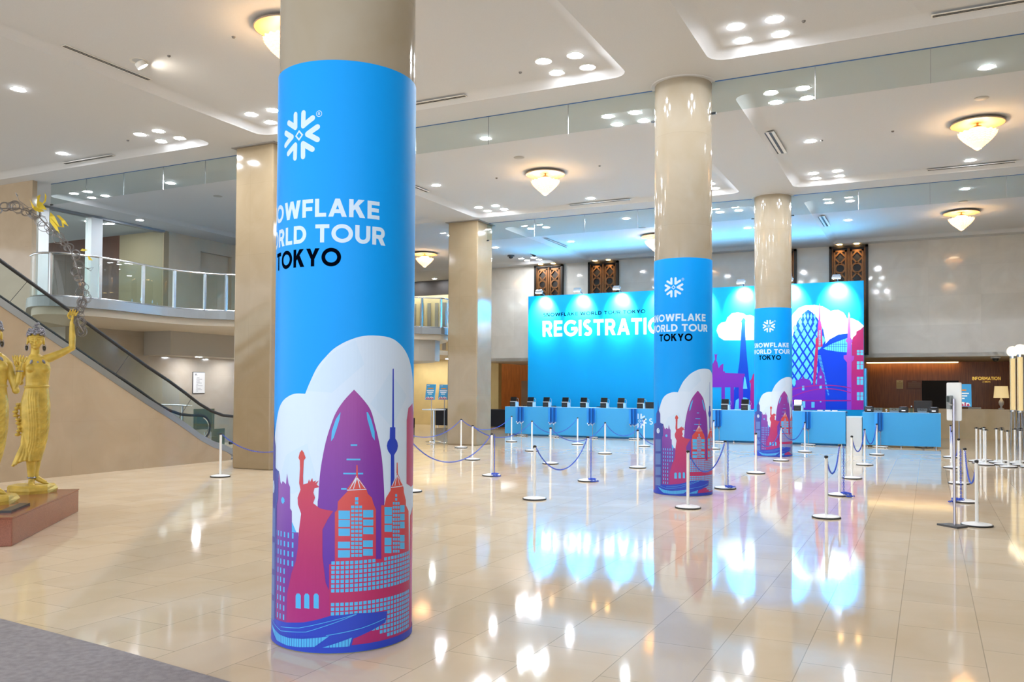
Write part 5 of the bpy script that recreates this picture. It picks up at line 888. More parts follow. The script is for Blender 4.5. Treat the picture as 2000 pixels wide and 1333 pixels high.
dup(kk, (-5.24, 27.3, 1.022), label='black badge printer with tilted tablet, just left of the farthest column')
SCREEN = mat('lit_white_tablet_screen', 'dff0fa', .3, emit='d8f0ff', es=.9)
k3 = make_kiosk(); k3.location.x = -3.64; k3['label'] = 'black badge printer with white lit tablet, just right of the farthest column'
t = thing('laptop', 'open black laptop on the long desk left of the middle column', 'laptop', (-8.33, 27.35, 1.022))
obj('keyboard_base', MB().bb(-.16, .16, 0, .22, 0, .018), black_m, t, smooth=False)
o = obj('lid', MB().bb(-.16, .16, 0, .012, 0, .20), black_m, t, smooth=False); o.location = (0, .0, .018); o.rotation_euler = (.18, 0, 0)
for k, x in enumerate((-12.95, -11.85, -10.15)):
    t = thing('cable_bundle', ('tangled black cable bundle between the first and second badge printers', 'tangled black cable bundle between the third and fourth badge printers', 'tangled black cable bundle beside the sixth badge printer')[k], 'cables', (x, 27.42, 1.03), group='cable bundles on the long desk')
    P = [(.12 * math.cos(a * 1.7) * (.6 + .4 * math.sin(a)), .07 * math.sin(a * 1.3), .018 + .016 * math.sin(a * 2.3)) for a in [i * .42 for i in range(30)]]
    obj('cable', MB().tube(P, .006, 6), black_m, t)
for k, (x, lb) in enumerate(((-2.98, 'left of three small white card boxes on the long desk'), (-2.76, 'middle of three small white card boxes on the long desk'), (-2.56, 'right of three small white card boxes on the long desk'))):
    b = obj('card_box', MB().bb(-.075, .075, -.05, .05, 0, .045), white_m, smooth=False, bevel=.004); b.location = (x, 27.33, 1.022); tag(b, lb, 'box', 'white card boxes on the desk')

def printer(lb, x):
    t = thing('label_printer', lb, 'printer', (x, 27.36, 1.022), group='black label printers on the short desk')
    obj('body', MB().prism_x([(-.10, 0), (-.115, .06), (-.09, .13), (-.02, .17), (.08, .165), (.12, .10), (.12, 0)], -.125, .125), black_m, t, bevel=.02)
    obj('window', MB().bb(-.05, .05, -.118, -.108, .045, .075), chrome_m, t, smooth=False)
    obj('paper_slot', MB().bb(-.08, .08, -.07, -.02, .155, .172), mat('grey_lid', '8f98a5', .3), t, smooth=False)
printer('rounded black label printer at the left end of the short desk', -1.60)
printer('rounded black label printer, middle one on the short desk', -.67); printer('rounded black label printer at the right end of the short desk', .12)
acr = glass_mat('clear_acrylic', 'e6eef2', 1.2)
for x, lb in ((-1.36, 'clear acrylic card box, left one on the short desk'), (-.92, 'clear acrylic card box, middle one on the short desk'), (-.18, 'clear acrylic card box, right one on the short desk')):
    t = thing('acrylic_box', lb, 'box', (x, 27.36, 1.022), group='clear acrylic boxes on the short desk')
    m_ = MB(); m_.bb(-.13, .13, -.09, -.085, 0, .13).bb(-.13, .13, .085, .09, 0, .13).bb(-.13, -.125, -.085, .085, 0, .13).bb(.125, .13, -.085, .085, 0, .13)
    obj('walls', m_, acr, t, smooth=False); obj('card_stack', MB().bb(-.11, .11, -.07, .07, 0, .045), mat('grey_cards', '9aa8b4', .5), t, smooth=False)
    obj('handle_ring', MB().tube([(.05 * math.cos(a), -.095, .09 + .022 * math.sin(a)) for a in [2 * PI * k / 16 for k in range(16)]], .006, 6, closed=True), black_m, t)
t = thing('spray_bottle', 'clear plastic bottle with pale cap on the short desk', 'bottle', (-.46, 27.33, 1.022))
obj('bottle_body', MB().lathe([(.032, 0), (.034, .01), (.034, .13), (.015, .155), (.015, .17)], 20), glass_mat('bottle_plastic', 'cfe6f2', 1.3), t)
obj('cap', MB().lathe([(.018, .17), (.018, .195), (.008, .20)], 16), mat('pale_cap', 'd5e6ee', .4), t)
t = thing('web_camera', 'small white camera on the short desk between two acrylic boxes', 'camera', (-1.13, 27.33, 1.022))
obj('foot', MB().lathe([(.03, 0), (.03, .008), (.008, .012), (.008, .05)], 16), white_m, t); obj('head', MB().ball((0, 0, .065), .028), white_m, t)
t = thing('office_chair', 'dark grey office chair whose back shows above the short desk', 'chair', (-.165, 29.0, 0))
obj('backrest', MB().bb(-.26, .26, .2, .26, .72, 1.36), mat('dark_grey_fabric', '3c3a3b', .8), t, smooth=False, bevel=.05)
obj('seat', MB().bb(-.25, .25, -.26, .22, .44, .52), mat('dark_grey_fabric_2', '3a3839', .8), t, smooth=False, bevel=.03)
obj('gas_column', MB().lathe([(.03, .1), (.03, .44)], 12), black_m, t)
obj('back_strut', MB().bb(-.03, .03, .22, .28, .46, .8), black_m, t, smooth=False)
for k in range(5):
    a = 2 * PI * k / 5; lg = obj('star_leg', MB().tube([(0, 0, .11), (.28 * math.cos(a), .28 * math.sin(a), .07)], .022, 8), black_m, t)
    obj('caster', MB().ball((.28 * math.cos(a), .28 * math.sin(a), .03), .03, 10, 8), rubber_m, lg)

# lanyard racks in front of the desk
lany = [mat('lanyard_blue', '2a94ea', .6), mat('lanyard_mid_blue', '1b74cc', .6), mat('lanyard_deep_blue', '145aa8', .6)]
def make_rack():
    t = thing('lanyard_rack', 'x', 'rack', (0, 26.92, 0), group='lanyard racks in front of the desk')
    obj('pole', MB().tube([(0, 0, .02), (0, 0, 1.02)], .010, 8), steel_m, t)
    obj('cross_arm', MB().tube([(0, .08, 1.01), (0, -.24, 1.01)], .008, 8), steel_m, t)
    m_ = MB().tube([(-.22, -.06, .03), (.22, -.06, .03)], .014, 8).tube([(-.2, .06, .03), (.2, .06, .03)], .014, 8).tube([(0, -.06, .03), (0, .06, .03)], .012, 8)
    bs = obj('base_frame', m_, white_m, t)
    for sx in (-1, 1):
        for sy in (-.06, .06): obj('caster', MB().ball((sx * .19, sy, .015), .015, 8, 6), rubber_m, bs)
    for k in range(7):
        y = .06 - .048 * k; d = .50 + .025 * (k % 3)
        x = (k - 3) * .004
        obj('lanyard', MB().add([(x - .04, y, 1.015), (x + .04, y + .02, 1.015), (x + .036, y + .022, 1.015 - d), (x - .036, y, 1.015 - d), (x - .04, y + .008, 1.015), (x + .04, y + .028, 1.015), (x + .036, y + .03, 1.015 - d), (x - .036, y + .008, 1.015 - d)],
            [(3, 2, 1, 0), (4, 5, 6, 7), (0, 1, 5, 4), (1, 2, 6, 5), (2, 3, 7, 6), (3, 0, 4, 7)]), lany[k % 3], t, smooth=False)
        obj('badge_clip', MB().box((x, y + .01, 1.0 - d), (.03, .008, .05)), chrome_m, t, smooth=False)
    return t
RX = [(-12.86, 'first lanyard rack from the left, before the long blue desk'), (-11.62, 'second lanyard rack from the left, before the long blue desk'), (-10.20, 'third lanyard rack from the left, before the long blue desk'), (-8.72, 'lanyard rack covering part of the snowflake emblem on the long desk'),
      (-5.95, 'lanyard rack between the middle and farthest columns'), (-3.27, 'lanyard rack right of the farthest column, before the desk'), (-1.27, 'lanyard rack in front of the short right-hand desk')]
rk = None
for x, lb in RX:
    if rk is None: rk = make_rack(); rk.location.x = x; rk.rotation_euler.z = -.6; rk['label'] = lb; proto(rk)
    else: dup(rk, (x, 26.92, 0), label=lb, rz=-.6)

# ---------------------------------------------------------------- stanchions and chains
def make_post():
    t = thing('stanchion', 'x', 'stanchion', (0, 0, 0), group='white queue stanchions')
    obj('base_disc', MB().lathe([(.172, .016), (.165, .026), (.09, .040), (.03, .046), (.022, .05)], 36), post_m, t)
    obj('rubber_rim', MB().lathe([(.165, 0), (.179, .003), (.181, .015), (.172, .020)], 36), rubber_m, t)
    obj('pole', MB().lathe([(.0205, .045), (.0205, .785)], 16), post_m, t)
    cp = obj('cap', MB().lathe([(.022, .775), (.024, .785), (.024, .80), (.014, .808)], 16), black_m, t)
    for k in range(2):
        a = PI * k; obj('chain_hook', MB().tube([(.02 * math.cos(a), 0, .792), (.045 * math.cos(a), 0, .795), (.05 * math.cos(a), 0, .778), (.04 * math.cos(a), 0, .770)], .0055, 6), black_m, cp)
    return t
XS = [-11.72, -9.50, -7.45, -5.40, -3.05, -1.25, .475]; YS = [11.67, 14.31, 17.2, 20.6, 23.87]
POS = {(0, 0): (-11.722, 11.669), (0, 3): (-11.719, 20.616), (1, 2): (-9.505, 17.259), (2, 1): (-7.449, 14.281), (0, 4): (-11.729, 23.821), (1, 3): (-9.501, 20.526), (3, 0): (-5.301, 11.557), (2, 2): (-7.508, 17.2),
       (1, 4): (-9.463, 23.705), (3, 1): (-5.51, 14.302), (2, 3): (-7.48, 20.639), (3, 2): (-5.521, 17.244), (2, 4): (-7.454, 23.882), (2, 0): (-7.43, 11.463), (4, 0): (-3.028, 11.738), (4, 1): (-3.07, 14.349),
       (4, 2): (-3.09, 17.263), (4, 3): (-3.125, 20.666), (4, 4): (-3.003, 23.953), (5, 0): (-1.204, 11.708), (5, 1): (-1.271, 14.295), (5, 2): (-1.308, 17.151), (5, 3): (-1.291, 20.41), (5, 4): (-1.217, 23.833),
       (6, 4): (.48, 23.876), (6, 3): (.438, 20.582), (6, 2): (.472, 17.149), (6, 1): (.475, 14.348), (6, 0): (.52, 11.904),
       (0, 1): (-11.72, 14.31), (0, 2): (-11.72, 17.2), (3, 3): (-5.45, 20.55), (3, 4): (-5.42, 23.85)}
LINE = ('leftmost', 'second', 'third', 'fourth', 'fifth', 'sixth', 'rightmost')
ROWN = ('nearest the camera', 'second from the camera', 'middle', 'second from the desk', 'nearest the blue desk')
ps = None
for (i, j), (x, y) in POS.items():
    lb = 'white stanchion in the %s queue line from the left, post %s' % (LINE[i], ROWN[j])
    lb = lb.replace('rightmost queue line from the left', 'rightmost queue line').replace('leftmost queue line from the left', 'leftmost queue line')
    if ps is None: ps = make_post(); ps.location = (x, y, 0); ps.rotation_euler.z = PI / 2; ps['label'] = lb; proto(ps)
    else: dup(ps, (x, y, 0), rz=PI / 2 + random.uniform(-.2, .2), label=lb)
# parked stanchions at right, leaning together
PK = [(1.06, 21.95, 'left'), (1.20, 22.32, 'left'), (1.02, 22.72, 'left'), (1.26, 22.9, 'left'), (1.44, 21.65, 'middle'), (1.40, 22.35, 'middle'), (1.58, 22.08, 'middle'), (1.52, 22.85, 'middle'), (1.80, 21.75, 'right'), (1.78, 22.35, 'right'), (1.92, 22.1, 'right'), (1.86, 22.8, 'right')]
PN = ('front', 'second', 'third', 'rear')
PK = [(1.135, 21.80), (1.06, 22.30), (1.00, 22.80), (1.17, 23.15), (1.555, 21.45), (1.47, 22.05), (1.40, 22.60), (1.53, 23.05), (1.95, 21.62), (1.83, 22.10), (1.77, 22.65), (1.92, 23.1)]
for k, (x, y) in enumerate(PK):
    g = k // 4
    o = dup(ps, (x, y, .0), rz=random.uniform(-.6, .6), label='parked white stanchion at far right, %s post of the %s cluster of three' % (PN[k % 4], ('left', 'middle', 'right')[g]), group='parked white stanchions')
    if k % 4 == 0 and g == 1: o.rotation_euler = (.02, -.035, .2)

link_v = []; link_f = []
def link_template(L_=.036, W_=.021, r=.0038):
    path = [(L_ / 2 * math.cos(a) * (1 if abs(math.cos(a)) < .8 else 1), W_ / 2 * math.sin(a), 0) for a in [2 * PI * k / 10 for k in range(10)]]
    m_ = MB().tube(path, r, 4, closed=True); return m_
LT = link_template()
def chain_mesh(P, mb=None):
    """interlocked links along a polyline"""
    mb = mb or MB(); P = [Vector(p) for p in P]
    d = [0]
    for a, b in zip(P[:-1], P[1:]): d.append(d[-1] + (b - a).length)
    s = 0; k = 0; i = 0
    while s < d[-1] - .001:
        while i < len(P) - 2 and d[i + 1] < s: i += 1
        t = (s - d[i]) / max(1e-9, d[i + 1] - d[i]); c = P[i].lerp(P[i + 1], t); T = (P[i + 1] - P[i]).normalized()
        up = Vector((0, 0, 1)) if abs(T.z) < .9 else Vector((1, 0, 0))
        n = T.cross(up).normalized(); b = T.cross(n)
        if k % 2: n, b = b, n
        mb.add([c + T * v[0] + n * v[1] + b * v[2] for v in LT.v], LT.f)
        s += .0275; k += 1
    return mb
def slung(lb, a, b, sag):
    ax, ay = POS[a]; bx, by = POS[b]; d = Vector((bx - ax, by - ay, 0)).normalized() * .045
    A = Vector((ax, ay, .772)) + d; B = Vector((bx, by, .772)) - d; P = []
    for k in range(41):
        t = k / 40; u = 2 * t - 1; q = A.lerp(B, t); q.z -= sag * (1 - (math.cosh(1.3 * u) - 1) / (math.cosh(1.3) - 1)); P.append(q)
    o = obj('chain', chain_mesh(P), chain_m, angle=60); tag(o, lb, 'chain', 'blue chains slung between stanchions')
for i in range(7):
    for (j0, j1) in ((0, 1), (2, 3), (3, 4)):
        a, b = (i, j0), (i, j1)
        if a not in POS or b not in POS: continue
        sag = {(0, 0): .40, (2, 0): .40, (3, 0): .44, (4, 0): .37, (5, 0): .30, (6, 0): .36}.get((i, j0), .33 + .03 * ((i * 7 + j0) % 3))
        slung('blue plastic chain in the %s queue line, %s span' % (LINE[i] if i in (0, 6) else LINE[i] + ' from left', ('nearest the camera', '', 'middle', 'nearest the desk')[j0]), a, b, sag)
def spare(lb, a, dx, dy):
    x, y = POS[a]
    x += dx; P = [(x, y, .77 - .0275 * k) for k in range(27)]
    x2 = x
    for k in range(56):
        tt = k * .35; q = k / 56
        P.append((x2 + dx * 2.2 * q + .05 * math.sin(tt * 1.9), y + dy * q - .03 + .06 * math.sin(tt * 1.15), .05 if abs(x2 + dx * 2.2 * q - POS[a][0]) < .15 else .014 + .03 * (1 - q)))
    o = obj('spare_chain', chain_mesh(P), chain_m, angle=60); tag(o, lb, 'chain', 'spare chains hanging to the floor')
spare('spare blue chain hanging down the stanchion beside the far square pillar', (2, 1), .06, -.12)
spare('spare blue chain hanging down the stanchion left of the middle column', (3, 1), .06, -.10)
spare('spare blue chain hanging down the stanchion just right of the middle column', (4, 1), .045, -.15)
spare('spare blue chain hanging down a stanchion near the white cabinet gap, trailing right', (5, 1), .06, -.18)
spare('spare blue chain hanging down the stanchion behind the tall sanitizer stand', (6, 1), -.055, -.15)
# ---------------------------------------------------------------- escalator at left
def rail_z(y): return 3.808 - (y - 9.122) * .5650     # handrail height along the incline
RP = [(5.0, 6.13)] + [(y, rail_z(y)) for y in (7.0, 9.12, 10.5, 11.5, 12.2)] + [(12.77, 1.773), (13.2, 1.525), (13.6, 1.285), (13.95, 1.12), (14.3, 1.015), (14.6, .985), (14.9, .975)]
NEWEL = [(14.9 + .29 * math.sin(a), .685 + .29 * math.cos(a)) for a in [PI * k / 10 for k in range(1, 11)]]
esc = thing('escalator', 'escalator with glass balustrades and black handrails rising behind the gold statue', 'escalator', (0, 0, 0))
deck_m = mat('escalator_deck_metal', 'a7a9a6', .3, metal=.8)
for nm, x in (('near', -14.30), ('far', -15.62)):
    path = [(x, y, z) for y, z in RP + NEWEL] + [(x, 14.5, .38)]
    b_ = obj('handrail', MB().tube(path, [(.024, .034)] * len(path), 10), rubber_m, esc)
    up = [(y, z - .04) for y, z in RP + NEWEL[:7]]
    low = [(y, max(.12, z - .70)) for y, z in RP]
    g = MB()
    pts = up + [(14.95, .12)] + low[::-1]
    g.prism_x([(y, z) for y, z in up] + [(15.05, .30), (14.6, .16)] + [(y, z) for y, z in low[:-2][::-1]], x - .006, x + .006)
    obj('glass_balustrade', g, glass_m, esc, smooth=False)
    obj('newel_track', MB().tube([(x, y, z) for y, z in [(q[0] - (q[0] - 14.9) * .12, .685 + (q[1] - .685) * .86) for q in NEWEL]], .016, 8), chrome_m, esc)
    for yj in (7.8, 9.6, 11.75, 13.35):
        zt = [r[1] for r in RP if r[0] >= yj][0]
        zj = rail_z(yj) if yj < 12.7 else 1.44
        obj('glass_joint', MB().tube([(x + .012, yj, zj - .05), (x + .012, yj - .42, zj - .70 + .42 * .565 * .5)], .005, 5), grille_m, esc)
    sk = [(y, z - .66) for y, z in RP] ; sk2 = [(y, z - .80) for y, z in RP]
    obj('deck_board', MB().prism_x(sk[:-2] + [(14.75, .16), (14.75, .02)] + [(y, max(.02, z)) for y, z in sk2[:-2][::-1]], x - .07, x + .07), deck_m, esc, smooth=False)
st = MB()
y, z = 13.9, .22
while y > 5.2:
    st.bb(-15.5, -14.42, y - .40, y, z - .21, z); y -= .40; z += .226
obj('steps', st, mat('escalator_steps', '55575a', .4, metal=.7), esc, smooth=False)
obj('comb_plate', MB().bb(-15.55, -14.37, 13.9, 15.1, .0, .03), steel_m, esc, smooth=False)
# stone side wall under the escalator
pw = [(5.0, 0), (14.5, 0), (14.5, .10)] + [(14.05, .385), (13.2, .80), (12.5, 1.19)] + [(y, rail_z(y) - .72) for y in (11.5, 9.12, 7.0, 5.0)]
struct('wall_escalator', MB().prism_x(pw, -14.42, -14.24), sidewall_m, smooth=False)
t = thing('landing_guard', 'steel guard rail with two frosted panels at the foot of the escalator', 'guard rail', (-15.9, 0, 0))
obj('top_rail', MB().tube([(0, 11.9, 1.82), (0, 12.6, 1.60), (0, 13.6, 1.26), (0, 14.9, 1.20)], .02, 8), steel_m, t)
for yy, z0, z1 in ((13.3, 0, 1.36), (14.6, 0, 1.21), (15.3, 0, .55), (15.5, 0, .55)): obj('post', MB().tube([(0, yy, z0), (0, yy, z1)], .022, 8), steel_m, t)
fr = glass_mat('frosted_green_panel', 'b9c4b2', 1.0)
obj('panel', MB().bb(-.01, .01, 14.95, 15.6, .62, 1.12), fr, t, smooth=False); obj('panel', MB().bb(-.01, .01, 15.5, 15.95, .22, .62), fr, t, smooth=False)

# mezzanine glass railing
t = thing('mezzanine_railing', 'curved glass railing with steel posts along the mezzanine edge', 'railing', (0, 0, 0))
RPATH = inset(EP, .05)[4:70]
obj('handrail', MB().tube([(x, y, 4.40) for x, y in RPATH], .022, 8), steel_m, t)
mpts = RPATH; m_ = MB()
segs = [0, 9, 16, 22, 27, 31, 34, 38, 42, 46, 50, 54, 58, 62, len(mpts) - 1]
segs = sorted(set(min(s_, len(mpts) - 1) for s_ in segs))
for a, b in zip(segs[:-1], segs[1:]):
    g = MB(); P = mpts[a:b + 1]; n = len(P)
    q = inset(P, .012) if n > 2 else P
    vs = [(x, y, 3.52) for x, y in P] + [(x, y, 4.37) for x, y in P] + [(x, y, 3.52) for x, y in q] + [(x, y, 4.37) for x, y in q]
    fs = []
    for k in range(n - 1): fs += [(k, k + 1, n + k + 1, n + k), (2 * n + k, 3 * n + k, 3 * n + k + 1, 2 * n + k + 1), (n + k, n + k + 1, 3 * n + k + 1, 3 * n + k)]
    g.add(vs, fs); obj('glass_panel', g, glass_m, t)
    x, y = mpts[b]
    obj('post', MB().bb(x - .02, x + .02, y - .035, y + .035, 3.5, 4.39), steel_m, t, smooth=False)
obj('base_shoe', MB().tube([(x, y, 3.515) for x, y in RPATH], .02, 6), steel_m, t)
# tall white window frame of the mezzanine room
zf = ZC
w = struct('window_1', MB().bb(-21.72, -21.55, 14.1, 19.0, ZC - .07, ZC), mat('grey_window_head', '8a8d90', .4, metal=.4), smooth=False)
for y0, y1 in ((14.75, 15.05), (16.35, 16.72)):
    obj('window_frame', MB().bb(-21.75, -21.5, y0, y1, 3.5, ZC - .07), white_m, w, smooth=False)
obj('window_glass', MB().bb(-21.65, -21.64, 14.1, 19.0, 3.5, ZC - .07), glass_m, w, smooth=False)
# directory sign on the lower wall
t = thing('wall_directory', 'white floor directory sign on the stone wall behind the escalator', 'sign', (-18.99, 18.02, 1.78))
obj('frame', MB().box((0, 0, 0), (.03, .46, .62)), mat('dark_sign_frame', '3a3a3c', .4), t, smooth=False, bevel=.01)
obj('face', MB().box((.017, 0, 0), (.006, .43, .59)), mat('white_sign_face', 'cbcac8', .4), t, smooth=False)
m_ = MB()
for k, (w_, y_) in enumerate(((.10, -.02), (.22, .02), (.12, -.02), (.13, -.02), (.19, .02), (.07, -.05), (.24, .03), (.05, -.06), (.16, 0), (.22, .02), (.06, -.05))): m_.box((.021, y_ - .02, .14 - .038 * k), (.002, w_, .011))
m_.prism_x([(-.15, .20), (-.15, .26), (-.09, .26), (-.105, .245), (-.07, .215), (-.085, .20), (-.12, .23), (-.135, .20)], .020, .022)
obj('text_lines', m_, mat('grey_sign_text', '6b6b6e', .5), t, smooth=False)
# a person behind the glass of the mezzanine room
def blob(name, mb, m, parent, voxel=.012, smooth=6):
    me = bpy.data.meshes.new('b'); me.from_pydata(mb.v, [], mb.f); o = bpy.data.objects.new('b', me); C.objects.link(o)
    r = o.modifiers.new('r', 'REMESH'); r.mode = 'VOXEL'; r.voxel_size = voxel; r.use_smooth_shade = True
    s_ = o.modifiers.new('s', 'SMOOTH'); s_.iterations = smooth; s_.factor = .5
    dg = bpy.context.evaluated_depsgraph_get(); nm = bpy.data.meshes.new_from_object(o.evaluated_get(dg)); nm.name = name
    bpy.data.objects.remove(o); bpy.data.meshes.remove(me)
    nm.materials.clear(); nm.materials.append(m); nm.polygons.foreach_set('use_smooth', [True] * len(nm.polygons))
    q = bpy.data.objects.new(name, nm); C.objects.link(q)
    if parent: q.parent = parent
    return q
pe = thing('person', 'person with dark hair in a white shirt standing behind the mezzanine glass', 'person', (-22.55, 15.22, 3.5), .9)
skin_m = mat('skin', 'c89678', .5); shirt_m = mat('white_shirt', 'e6e4df', .7); trous_m = mat('dark_trousers', '25262b', .8); hair_m = mat('black_hair', '14110f', .5)
b = MB().ball((0, 0, 1.56), (.075, .09, .115)).tube([(0, .01, 1.40), (0, 0, 1.50)], .05, 10)
for sx in (-1, 1):
    b.tube([(sx * .09, 0, .92), (sx * .10, -.01, .5), (sx * .10, .01, .1)], [.085, .062, .042], 10).ball((sx * .10, -.06, .05), (.045, .12, .045))
    b.tube([(sx * .19, 0, 1.36), (sx * .24, .02, 1.08), (sx * .20, -.10, .88)], [.05, .042, .03], 10)
    b.ball((sx * .195, -.13, .84), (.028, .045, .05))
    for k in range(5): b.tube([(sx * (.175 + .011 * k), -.145, .82), (sx * (.175 + .011 * k), -.16, .765 + .006 * abs(k - 2))], .009, 6)
b.loft([(0, 0, .85, .15, .10), (0, 0, 1.1, .145, .10), (0, 0, 1.3, .18, .11), (0, 0, 1.4, .12, .08)]).ball((0, -.095, 1.55), (.012, .02, .022))
blob('body', b, skin_m, pe, .014)
b = MB().loft([(0, 0, .90, .165, .12), (0, 0, 1.1, .16, .115), (0, 0, 1.3, .195, .125), (0, 0, 1.41, .13, .095), (0, .005, 1.44, .06, .06)])
for sx in (-1, 1): b.tube([(sx * .18, 0, 1.37), (sx * .245, .02, 1.08)], [.065, .055], 10)
blob('shirt', b, shirt_m, pe, .014)
b = MB().loft([(0, 0, .80, .165, .115), (0, 0, .95, .16, .115)])
for sx in (-1, 1): b.tube([(sx * .09, 0, .88), (sx * .10, -.01, .5), (sx * .10, .01, .08)], [.10, .078, .065], 10)
blob('trousers', b, trous_m, pe, .014)
obj('hair', MB().ball((0, .018, 1.60), (.086, .095, .10)), hair_m, pe)

# ---------------------------------------------------------------- gold statues on the granite plinth
A = Vector((-8.478, 5.589)); B = Vector((-10.068, 7.536)); d1 = (B - A).normalized(); d2 = Vector((-d1.y, d1.x))
E_ = A + d2 * 2.3; Fp = B + d2 * 2.3
t = thing('plinth', 'low polished red granite plinth under the gold statues', 'plinth', (0, 0, 0))
obj('block', MB().prism([tuple(p) for p in (A, B, Fp, E_)], 0, .285), granite_m, t, smooth=False, bevel=.008)
cc = (A + B + E_ + Fp) / 4
obj('top_slab', MB().prism([tuple(cc + (p - cc) * 1.004) for p in (A, B, Fp, E_)], .285, .30), granite_m, t, smooth=False)
pq = obj('plaque', MB().box((0, 0, .012), (.62, .11, .024)), mat('dark_plaque', '2e2f31', .3), rubber_m and None, smooth=False)
pq.location = (-9.02, 5.98, .30); pq.rotation_euler.z = math.atan2(d1.y, d1.x); tag(pq, 'small dark plaque lying on the granite plinth edge', 'plaque')

def hand_tubes(b, w, up, side, scale=1.0, curl=.0, out=Vector((0, -1, 0)), thumb=1):
    """palm and five fingers; w wrist, up along the hand, side across the knuckles, out = palm normal"""
    up = Vector(up).normalized(); side = Vector(side).normalized(); out = Vector(out).normalized(); w = Vector(w)
    b.tube([w, w + up * .04 * scale, w + up * .085 * scale], [(.030 * scale, .017 * scale), (.044 * scale, .018 * scale), (.043 * scale, .015 * scale)], 10)
    for k, L_ in enumerate((.070, .082, .076, .058)):
        p0 = w + up * .082 * scale + side * (k - 1.5) * .0215 * scale; sp = side * (k - 1.5) * .006 * scale
        p1 = p0 + (up * L_ * .5 + sp + out * curl * .012) * scale; p2 = p1 + (up * L_ * .5 * (1 - .4 * curl) + sp * .6 + out * curl * .03) * scale
        b.tube([p0 - up * .01, p1, p2], [.0115 * scale, .011 * scale, .0085 * scale], 8)
    q = w + up * .025 * scale - side * thumb * .030 * scale
    b.tube([q, q + (up * .035 - side * thumb * .028 + out * .008) * scale, q + (up * .072 - side * thumb * .030 + out * .018 + out * curl * .02) * scale], [.015 * scale, .013 * scale, .010 * scale], 8)

